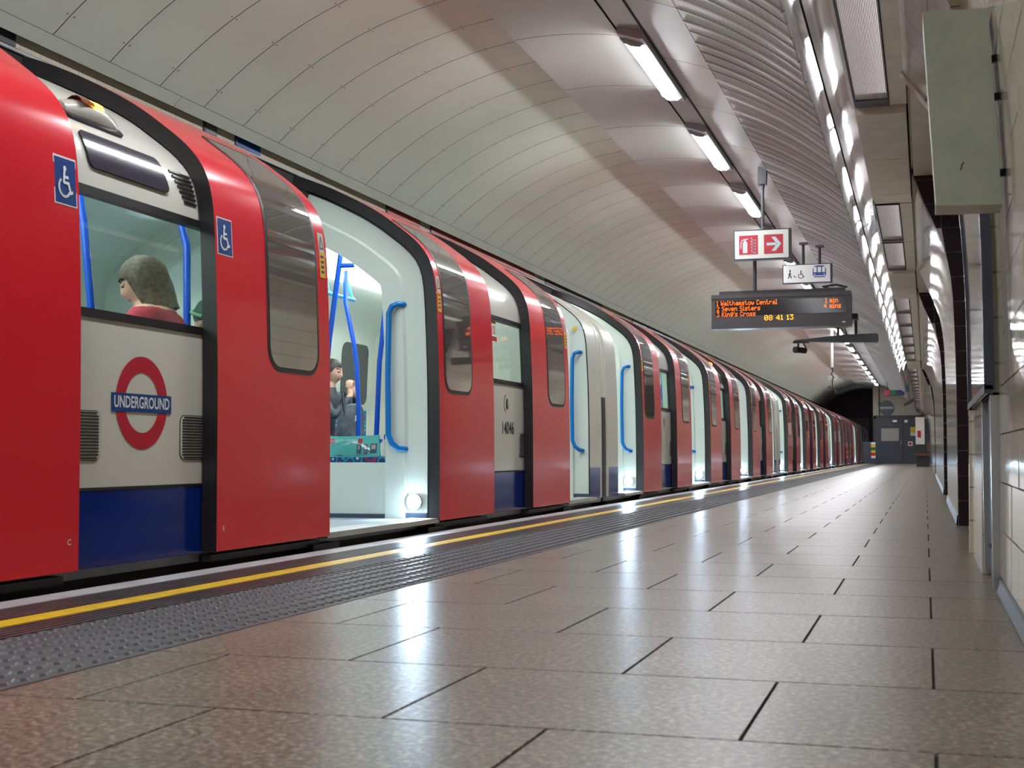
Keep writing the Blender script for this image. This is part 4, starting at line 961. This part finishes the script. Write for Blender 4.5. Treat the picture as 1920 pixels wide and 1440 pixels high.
# poster frame beyond the box
t = thing('poster_frame', 'glossy framed poster panel on the tiled wall behind the grey cabinet', 'poster', (0, 0, 0))
PF = [(x - .03, z) for x, z in FAR]
def psheet(y0, y1, z0, z1, off, m, th=.01):
    zs = [z0 + (z1 - z0) * k / 8 for k in range(9)]; sheet(m, [(prof_at(PIL, z) - off, z) for z in zs], y0, y1, th)
m = MB(); psheet(5.10, 5.15, .73, 2.1, .018, m, .036); psheet(7.03, 7.09, .73, 2.1, .018, m, .03); psheet(5.10, 7.09, .715, .745, .019, m, .03); psheet(5.10, 7.09, 2.08, 2.11, .019, m, .03); m.build('poster_frame_rail', [mat('frame_blue_grey', (.05, .06, .09), .25)], t, .5)
m = MB(); psheet(5.15, 7.03, .74, 2.08, .008, m); m.build('poster_sheet', [mat('poster_print', (.55, .52, .47), .06, col2=(.42, .30, .26), vscale=1.3, coat=.8)], t, .5)
# low metal hatch in the recess
t = thing('service_hatch', 'low dark blue grey metal hatch set in the tiled wall below the poster', 'hatch', (0, 0, 0))
m = MB(); m.box(.252, .30, 5.17, 5.88, .04, .70, 0); m.build('hatch_door', [mat('hatch_blue_grey', (.09, .11, .15), .12)], t)
for ya in (5.13, 5.85): m = MB(); m.box(.226, .27, ya, ya + .04, .02, .71, 0); m.build('hatch_frame', [ALU], t)
m = MB(); m.tube([(.238, 5.28, .03), (.238, 5.28, .70)], .012, 8); m.tube([(.238, 5.28, .16), (.225, 5.26, .16)], .010, 6); m.build('hatch_pipe', [MGREY], t)
# yellow signs and small things along the far wall
t = thing('yellow_sign', 'small yellow sign projecting from the far tiled wall', 'sign', (.06, 21.2, 2.25))
m = MB(); m.box(-.05, .12, 0, .03, .0, .30, 0); m.build('sign_plate', [mat('sign_yellow', (.75, .48, .03), .4)], t); m = MB(); m.box(-.055, .0, -.002, .0, .12, .18, 0); m.build('sign_band', [SIGNK], t)
t = thing('platform_bench', 'low brown wooden bench against the far right wall', 'bench', (-.12, 52, 0))
m = MB(); m.box(-.25, .28, 0, 2.2, .40, .50, 0); m.build('seat', [mat('bench_wood', (.16, .06, .03), .5)], t)
m = MB(); m.box(.2, .28, 0, 2.2, .6, .95, 0); m.build('backrest', [mat('bench_wood', (.16, .06, .03), .5)], t)
for yy in (.15, 2.0): m = MB(); m.box(-.2, .26, yy, yy + .08, 0, .40, 0); m.build('leg', [DGREY], t)
t = thing('white_cabinet', 'small white cabinet on the far right wall beside the grey end doors', 'cabinet', (-.12, 62, .9))
m = MB(); m.box(-.28, .10, 0, .4, 0, 1.2, 0); m.build('cabinet_body', [WHITE], t); m = MB(); m.box(-.20, -.05, -.012, 0, .3, .6, 0); m.build('cabinet_label', [SIGNR], t)
t = thing('speaker_horn', 'small dark loudspeaker hanging at the far end above the doors', 'speaker', (-.62, 58, 2.55))
m = MB(); m.prism([(-.2, -.1), (.05, .0), (.25, .16), (.25, .24), (-.05, .1), (-.2, .0)], lambda u, v, q: (u, q, v), 0, .3, 0); m.build('horn', [DGREY], t); m = MB(); m.tube([(.1, .15, .1), (.1, .15, .6)], .03, 6); m.build('hanger', [DGREY], t)

# ================================================================== FAR END OF THE PLATFORM
mb = MB(); mb.box(-6.4, -2.42, Y_END, Y_END + .2, 2.40, 4.2, 0); mb.box(-2.9, -2.42, Y_END, Y_END + .2, -1, 2.4, 0); mb.box(-6.4, -5.75, Y_END, Y_END + .2, -1, 2.4, 0)
mb.box(-6.4, -2.4, Y_END + 6, Y_END + 6.2, -1.5, 4.2, 0)
mb.box(-2.46, -2.42, 68.4, Y_END, 0, 4.2, 0)
skind(mb.build('wall_end', [mat('headwall_dark', (.09, .065, .072), .8)]), 'dark brown headwall around the running tunnel mouth')
mb = MB(); mb.box(-2.42, .5, 68.2, 68.4, 2.25, 4.2, 0); skind(mb.build('wall_back', [mat('end_wall_pale', (.55, .52, .44), .5)]), 'pale cross wall above the grey doors at the platform end')
DB = mat('end_door_blue_grey', (.055, .07, .095), .4)
dr = struct('door_1', 'grey blue staff door with a pale window at the end of the platform')
m = MB(); m.box(-2.30, -1.05, 68.12, 68.25, 0, 2.2, 0); m.build('door_panel', [DB], dr)
m = MB(); m.box(-2.05, -1.22, 68.10, 68.12, 1.10, 1.72, 0); m.build('door_window', [mat('door_notice', (.42, .42, .38), .3)], dr)
m = MB(); m.box(-2.05, -1.55, 68.09, 68.12, 1.86, 1.93, 0); m.build('door_notice', [mat('notice_brown', (.2, .14, .12), .5)], dr)
m = MB(); m.box(-2.4, -2.30, 68.1, 68.25, 0, 2.35, 0); m.box(-2.4, -.1, 68.1, 68.25, 2.2, 2.35, 0); m.box(-1.05, -.98, 68.1, 68.25, 0, 2.2, 0); m.build('door_frame', [DGREY], dr)
m = MB(); m.tube([(-1.12, 68.09, .95), (-1.12, 68.09, 1.15)], .02, 6); m.build('door_handle', [ALU], dr)
dr2 = struct('door_2', 'second grey blue door with coloured notices beside the first')
m = MB(); m.box(-.98, .25, 68.12, 68.25, 0, 2.2, 0); m.build('door_panel', [DB], dr2)
m = MB(); m.box(-.68, -.40, 68.1, 68.12, 1.5, 1.78, 0); m.box(-.68, -.40, 68.1, 68.12, 1.35, 1.5, 1); m.build('door_notice', [mat('sign_yellow', (.75, .48, .03), .4), LTBLUE], dr2)
m = MB(); m.box(-.80, -.58, 68.1, 68.12, .86, 1.08, 0); disc(m, -.69, .97, .07, lambda u, v, q: (u, 68.095, v), 0, 1); m.build('door_sign', [WHITE, SIGNR], dr2)
m = MB(); m.box(-1.5, -1.3, 68.0, 68.1, 2.02, 2.12, 0); m.box(-.95, -.8, 68.0, 68.1, 2.0, 2.12, 0); m.build('door_closer', [ALU], dr2)
t = thing('station_roundel', 'round dark sign with a pale name bar on the pale end wall', 'sign', (-1.78, 68.15, 2.72))
m = MB(); m.prism([(.36 * cos(2 * pi * k / 28), .36 * sin(2 * pi * k / 28)) for k in range(28)], lambda u, v, q: (u, -q, v), -.04, .02, 0); rr_ = m.build('sign_disc', [mat('roundel_dark', (.06, .08, .10), .4)], t)
m = MB(); m.prism([(-.36, -.07), (.36, -.07), (.36, .08), (-.36, .08)], lambda u, v, q: (u, -q, v), .02, .03, 0); m.build('sign_bar', [mat('bar_teal', (.12, .22, .28), .4)], t)
m = MB()
for k in range(7): m.box(-.30 + .085 * k, -.30 + .085 * k + .055, -.036, -.03, -.035, .045, 0)
m.build('sign_lettering', [WHITE], t)
t = thing('exit_signs', 'small red green and blue sign board hanging near the far end', 'sign', (-1.62, 60, 2.98))
m = MB(); m.box(-.05, .80, 0, .06, 0, .24, 0); m.build('sign_board', [DGREY], t)
for k, c in enumerate((SIGNR, mat('sign_green', (.0, .16, .06), .4), SIGNB)): 
    m = MB(); m.box(-.03 + .27 * k, .19 + .27 * k, -.012, 0, .02, .22, 0); m.build('sign_square', [c], t)
m = MB(); m.tube([(.1, .03, .24), (.1, .03, .75)], .015, 6); m.tube([(.7, .03, .24), (.7, .03, .7)], .015, 6); m.build('hanger', [DGREY], t)
t = thing('end_barrier', 'low dark blue barrier panel with a stack of coloured warning labels at the platform end', 'barrier', (-2.62, 66.5, 0))
m = MB(); m.box(-.25, .38, 0, .06, .05, 1.05, 0); m.build('barrier_panel', [DB], t)
cols_ = [WHITE, mat('sign_yellow', (.75, .48, .03), .4), mat('sign_green', (.0, .16, .06), .4), mat('sign_yellow', (.75, .48, .03), .4), SIGNR, WHITE, SIGNB]
for k, c in enumerate(cols_): m = MB(); m.box(.14, .34, -.012, 0, .92 - .13 * k, 1.03 - .13 * k, 0); m.build('warning_label', [c], t)
t = thing('end_post', 'thin dark cable post on the pale end wall', 'post', (-2.12, 68.05, 2.3)); m = MB(); m.tube([(0, 0, 0), (0, 0, 1.4)], .03, 6); m.build('post', [DGREY], t); m = MB(); m.box(-.06, .06, -.03, .03, .55, .7, 0); m.build('junction_box', [DGREY], t)

# ================================================================== PASSENGERS
def evaluated_mesh(o):
    dg = bpy.context.evaluated_depsgraph_get(); me = bpy.data.meshes.new_from_object(o.evaluated_get(dg)); bpy.data.objects.remove(o); return me
def person(name, label, loc, rot, joints, bones, head_c, head_tilt, regions, hair, fingers=(), vox=.010, look=0.0):
    """joints: {name:(xyz,radius)}; bones: list of pairs; local +y is forward"""
    names = list(joints); idx = {n: i for i, n in enumerate(names)}
    me = bpy.data.meshes.new('b'); me.from_pydata([joints[n][0] for n in names], [(idx[a], idx[b]) for a, b in bones], [])
    o = bpy.data.objects.new('b', me); COL.objects.link(o)
    md = o.modifiers.new('s', 'SKIN'); md.use_smooth_shade = True
    for i, n in enumerate(names):
        r = joints[n][1]; me.skin_vertices[0].data[i].radius = (r, r) if not isinstance(r, tuple) else r
    me.skin_vertices[0].data[idx['pelvis']].use_root = True
    sb = o.modifiers.new('u', 'SUBSURF'); sb.levels = 2
    em = evaluated_mesh(o); mb = MB(); mb.add([tuple(v.co) for v in em.vertices], [tuple(p.vertices) for p in em.polygons]); bpy.data.meshes.remove(em)
    # head: skull + jaw + nose + ears
    hd = MB(); nu, nv = 28, 20
    hd.ball((0, 0, 0), .076, .094, .112, nu, nv)
    out = []
    for x, y, z in hd.v:
        if z < -.02: k = (-.02 - z) / .092; x *= 1 - .42 * k; y = y * (1 - .30 * k) + .022 * k
        if y > .03:
            n = math.exp(-((x / .016) ** 2) - ((z + .022) / .026) ** 2); y += .020 * n
            e = math.exp(-(((abs(x) - .032) / .014) ** 2) - ((z - .008) / .011) ** 2); y -= .010 * e
            l = math.exp(-((x / .024) ** 2) - ((z + .060) / .008) ** 2); y += .006 * l
        out.append((x, y, z))
    hd.v = out
    for sx in (-1, 1): hd.ball((sx * .078, -.008, -.010), .012, .022, .032, 10, 8)
    Rm = Matrix.Rotation(look, 3, 'Z') @ Matrix.Rotation(head_tilt, 3, 'X'); hc = Vector(head_c)
    T = lambda p: tuple(hc + Rm @ Vector(p))
    mb.add([T(v) for v in hd.v], hd.f)
    for path, rr in fingers: mb.tube(path, rr, 8)
    me2 = mb.mesh('body', [m_ for _, m_ in regions])
    o2 = bpy.data.objects.new('b2', me2); COL.objects.link(o2); rm = o2.modifiers.new('r', 'REMESH'); rm.mode = 'VOXEL'; rm.voxel_size = vox; rm.use_smooth_shade = True
    sm = o2.modifiers.new('sm', 'SMOOTH'); sm.factor = .5; sm.iterations = 2
    em = evaluated_mesh(o2); em.name = 'body'
    em.materials.clear()
    for _, m_ in regions: em.materials.append(m_)
    eye_i = len(regions); em.materials.append(SIGNK); em.materials.append(mat('lips', (.45, .16, .14), .5))
    for p in em.polygons:
        c = p.center; k = 0
        for i, (test, _) in enumerate(regions):
            if test(c): k = i; break
        q = Rm.transposed() @ (Vector(c) - hc)
        if q.y > .05 and q.length < .14:
            if abs(abs(q.x) - .032) < .013 and abs(q.z - .008) < .006: k = eye_i
            elif abs(abs(q.x) - .034) < .020 and abs(q.z - .032) < .005: k = eye_i
            elif abs(q.x) < .024 and abs(q.z + .058) < .008: k = eye_i + 1
        p.material_index = k
    em.shade_smooth()
    t = thing(name, label, 'person', loc); t.rotation_euler = (0, 0, rot)
    link('body', em, t)
    if hair: hair(t, T)
    return t
SKIN = mat('skin', (.62, .36, .26), .5); HAIRB = mat('hair_brown', (.075, .055, .035), .6, var=.5, vscale=60); HAIRK = mat('hair_dark', (.012, .010, .010), .5)
COATR = mat('coat_red', (.42, .025, .05), .85, var=.15, vscale=30); TROU = mat('trousers_dark', (.018, .02, .028), .8); JACK = mat('jacket_grey', (.07, .085, .11), .75, var=.25, vscale=20); GREEN = mat('scarf_green', (.10, .22, .13), .85, var=.3, vscale=25)
def seated(lean=0.0, sh=.19, arm='lap'):
    J = {'pelvis': ((0, 0, .56), .125), 'waist': ((0, -.01 + lean * .3, .72), .115), 'chest': ((0, lean * .7, .92), (.145, .115)), 'neck': ((0, lean + .01, 1.075), .052), 'skull': ((0, lean + .035, 1.15), .055)}
    B = [('pelvis', 'waist'), ('waist', 'chest'), ('chest', 'neck'), ('neck', 'skull')]
    for s, n in ((-1, 'l'), (1, 'r')):
        J['hip' + n] = ((s * .09, .06, .545), .088); J['knee' + n] = ((s * .11, .47, .54), .062); J['shin' + n] = ((s * .11, .50, .32), .052); J['ankle' + n] = ((s * .11, .48, .14), .040); J['toe' + n] = ((s * .12, .64, .115), .036)
        J['sho' + n] = ((s * sh, lean, 1.005), .062); B += [('pelvis', 'hip' + n), ('hip' + n, 'knee' + n), ('knee' + n, 'shin' + n), ('shin' + n, 'ankle' + n), ('ankle' + n, 'toe' + n), ('chest', 'sho' + n), ('sho' + n, 'elb' + n), ('elb' + n, 'wri' + n), ('wri' + n, 'palm' + n)]
        if arm == 'lap': J['elb' + n] = ((s * (sh + .05), lean + .08, .76), .046); J['wri' + n] = ((s * .10, .30 + lean * .5, .70), .031); J['palm' + n] = ((s * .06, .37 + lean * .5, .69), .033)
        else: J['elb' + n] = ((s * (sh + .03), lean + .17, .80), .046); J['wri' + n] = ((s * .055, lean + .25, 1.00), .030); J['palm' + n] = ((s * .035, lean + .225, 1.06), .031)
    return J, B
def hand_fingers(J, n, s, up):
    c = Vector(J['palm' + n][0]); F = []
    for k in range(4):
        L = (.060, .072, .076, .066)[k]
        if up: p0 = c + Vector((s * (.018 - .0 * k), .030 - .019 * k, .015)); p1 = p0 + Vector((-s * .012, 0, L * .55)); p2 = p1 + Vector((-s * .026, -.005, L * .32))
        else: p0 = c + Vector((s * (.030 - .018 * k), .022, .006)); p1 = p0 + Vector((-s * .004, L * .6, -.006)); p2 = p1 + Vector((0, L * .3, -.022))
        F.append(([c, p0, p1, p2], [.013, .0105, .0095, .0085]))
    b = c + Vector((-s * .022, .0, .0)); F.append(([c, b, b + Vector((-s * .018, -.03 if up else .032, .03 if up else .004))], [.014, .012, .0095]))
    return F
def hair_cap(m_, back, front_z, longz, rad=1.0):
    def f(t, T):
        h = MB(); nu, nv = 30, 22; vs = []; fs = []
        for j in range(nv + 1):
            for i in range(nu):
                a = 2 * pi * i / nu; fy = sin(a)                      # fy>0 front
                zlow = longz if fy < .25 else (front_z if fy > .62 else longz + (front_z - longz) * (fy - .25) / .37)
                z = .122 + (zlow - .122) * (j / nv)
                r = sqrt(max(0.0, 1 - (max(0, z + .005) / .128) ** 2)) if z > -.005 else 1 - .10 * min(1, (-.005 - z) / .15)
                w = 1 + .025 * sin(9 * a + 3 * j * .2)
                vs.append(T((.090 * r * rad * cos(a) * w, (.104 * r * rad * sin(a) - back) * w, z)))
        for j in range(nv):
            for i in range(nu): fs.append((j * nu + i, j * nu + (i + 1) % nu, (j + 1) * nu + (i + 1) % nu, (j + 1) * nu + i))
        h.add(vs, fs, 0); h.build('hair', [m_], t, 1.2)
    return f
LZ = lambda z: z - .0
# woman in red seen through the roundel bay window
J, B = seated(.05, .205)
for n in 'lr': J['sho' + n] = ((J['sho' + n][0][0], .02, 1.055), .078)
J['chest'] = ((0, .0, .96), (.16, .13)); J['neck'] = ((0, .055, 1.10), .055)
hc = (0, .085, 1.215)
def reg_woman(c):
    return c[2] > 1.075 or (c[1] > .30 and c[2] > .62 and c[2] < .80)
fing = hand_fingers(J, 'l', -1, False) + hand_fingers(J, 'r', 1, False)
person('person', 'brown haired passenger in a red coat sitting with head bowed behind the roundel bay window', (-3.50, 5.63, .02), radians(106), J, B, hc, radians(-22),
    [(lambda c: c[2] > 1.085 or (c[1] > .33 and .62 < c[2] < .80 and abs(c[0]) < .13), SKIN), (lambda c: c[2] > .62 or c[1] < .16, COATR), (lambda c: True, TROU)], hair_cap(HAIRB, .012, .040, -.165, 1.10), fing, look=radians(8)).scale = (1.07, 1.07, 1.07)
# second passenger at the right edge of that window
J, B = seated(.03)
def hair2(t, T):
    hair_cap(mat('hat_dark_green', (.02, .06, .045), .8), .006, .055, -.01, 1.03)(t, T)
    m = MB(); m.tube([T((.10 * cos(a), .095 * sin(a) - .01, .02 + .05 * sin(a))) for a in [pi * k / 8 for k in range(-1, 10)]], .010, 8); m.build('headphone_band', [GREEN], t, 1.0)
fing = hand_fingers(J, 'l', -1, False) + hand_fingers(J, 'r', 1, False)
person('person', 'passenger in dark green at the right edge of the roundel bay window, one ear showing', (-3.54, 6.25, .0), radians(70), J, B, (0, .06, 1.20), radians(-12),
    [(lambda c: c[2] > 1.08 or (c[1] > .33 and .62 < c[2] < .80 and abs(c[0]) < .13), SKIN), (lambda c: c[2] > .62 or c[1] < .16, GREEN), (lambda c: True, TROU)], hair2, fing)
# man on the far bench seen through the open doorway
J, B = seated(.06, .20, 'mouth')
fing = hand_fingers(J, 'l', -1, True) + hand_fingers(J, 'r', 1, True)
person('person', 'dark haired passenger in a grey jacket seated across the carriage, hands raised to the mouth', (-5.22, 11.10, .02), radians(-90), J, B, (0, .10, 1.215), radians(-8),
    [(lambda c: c[2] > 1.075 or (c[2] > .985 and c[1] > .22), SKIN), (lambda c: c[2] > .66 or c[1] < .14, JACK), (lambda c: True, TROU)], hair_cap(HAIRK, .006, .05, -.02), fing)
t = thing('shoulder_bag', 'grey bag with a white tag on the lap of the grey jacketed passenger', 'bag', (-4.90, 11.0, .635))
m = MB(); m.prism([(-.12, 0), (.12, 0), (.145, .10), (.11, .26), (.03, .31), (-.08, .29), (-.14, .12)], lambda u, v, q: (q + .05 * v, u, v), -.07, .07, 0); bg = m.build('bag_body', [mat('bag_grey', (.10, .115, .14), .7, var=.3, vscale=14)], t, .8)
m = MB(); m.box(.075, .085, -.06, .03, .15, .20, 0); m.build('bag_tag', [WHITE], bg); m = MB(); m.tube([(0, -.1, .2), (-.05, -.05, .42), (-.08, .05, .40), (0, .10, .22)], .014, 6); m.build('bag_strap', [HAIRK], t)
# newspaper and clear plastic bag on the bench end
t = thing('newspaper', 'folded turquoise newspaper with a red headline band on the seat end in the open doorway', 'newspaper', (-3.47, 8.262, .482))
NP = lambda u, v, q: (u, .02 + .22 * v - q + .015 * sin(9 * u), v * .98 + .01 * sin(6 * u))
m = MB()
for i in range(10):
    a, b = -.44 + .044 * i, -.44 + .044 * (i + 1)
    m.prism([(a, 0), (b, 0), (b - .02 * (i == 9), .145), (a, .145)], NP, -.012, 0, 0)
pp = m.build('newspaper_sheet', [mat('newsprint_turquoise', (.10, .52, .50), .6)], t)
m = MB(); m.prism([(-.40, .095), (-.13, .095), (-.13, .125), (-.40, .125)], NP, 0, .003, 0); m.build('headline_band', [SIGNR], pp)
m = MB()
for k in range(4): m.prism([(-.385, .101 + .006 * k), (-.16, .101 + .006 * k), (-.16, .103 + .006 * k), (-.385, .103 + .006 * k)], NP, .003, .004, 0)
m.build('headline_lines', [WHITE], pp)
m = MB()
for a, b, c in ((-.07, -.025, 0), (-.115, -.09, 1), (-.165, -.135, 0)): m.prism([(a, .022), (b, .022), (b, .088), (a, .088)], NP, 0, .003, c); m.prism([(a + .008, .05), (b - .008, .05), (b - .008, .08), (a + .008, .08)], NP, .003, .004, 2)
m.build('newspaper_pictures', [mat('picture_dark', (.03, .06, .10), .5), mat('picture_plum', (.16, .05, .14), .5), mat('picture_pale', (.5, .4, .38), .5)], pp)
t = thing('plastic_bag', 'crumpled clear plastic bag lying in front of the turquoise newspaper', 'bag', (-3.67, 8.222, .478))
m = MB(); rnd = random.Random(3); nu, nv = 14, 8; m.ball((0, 0, .045), .15, .035, .055, nu, nv); m.v = [(x + rnd.uniform(-.014, .014), y + rnd.uniform(-.010, .010), max(.002, z + rnd.uniform(-.014, .014))) for x, y, z in m.v]
m.build('bag_film', [glass('clear_film', (.86, .93, .93), 1.8, .12)], t, .3)
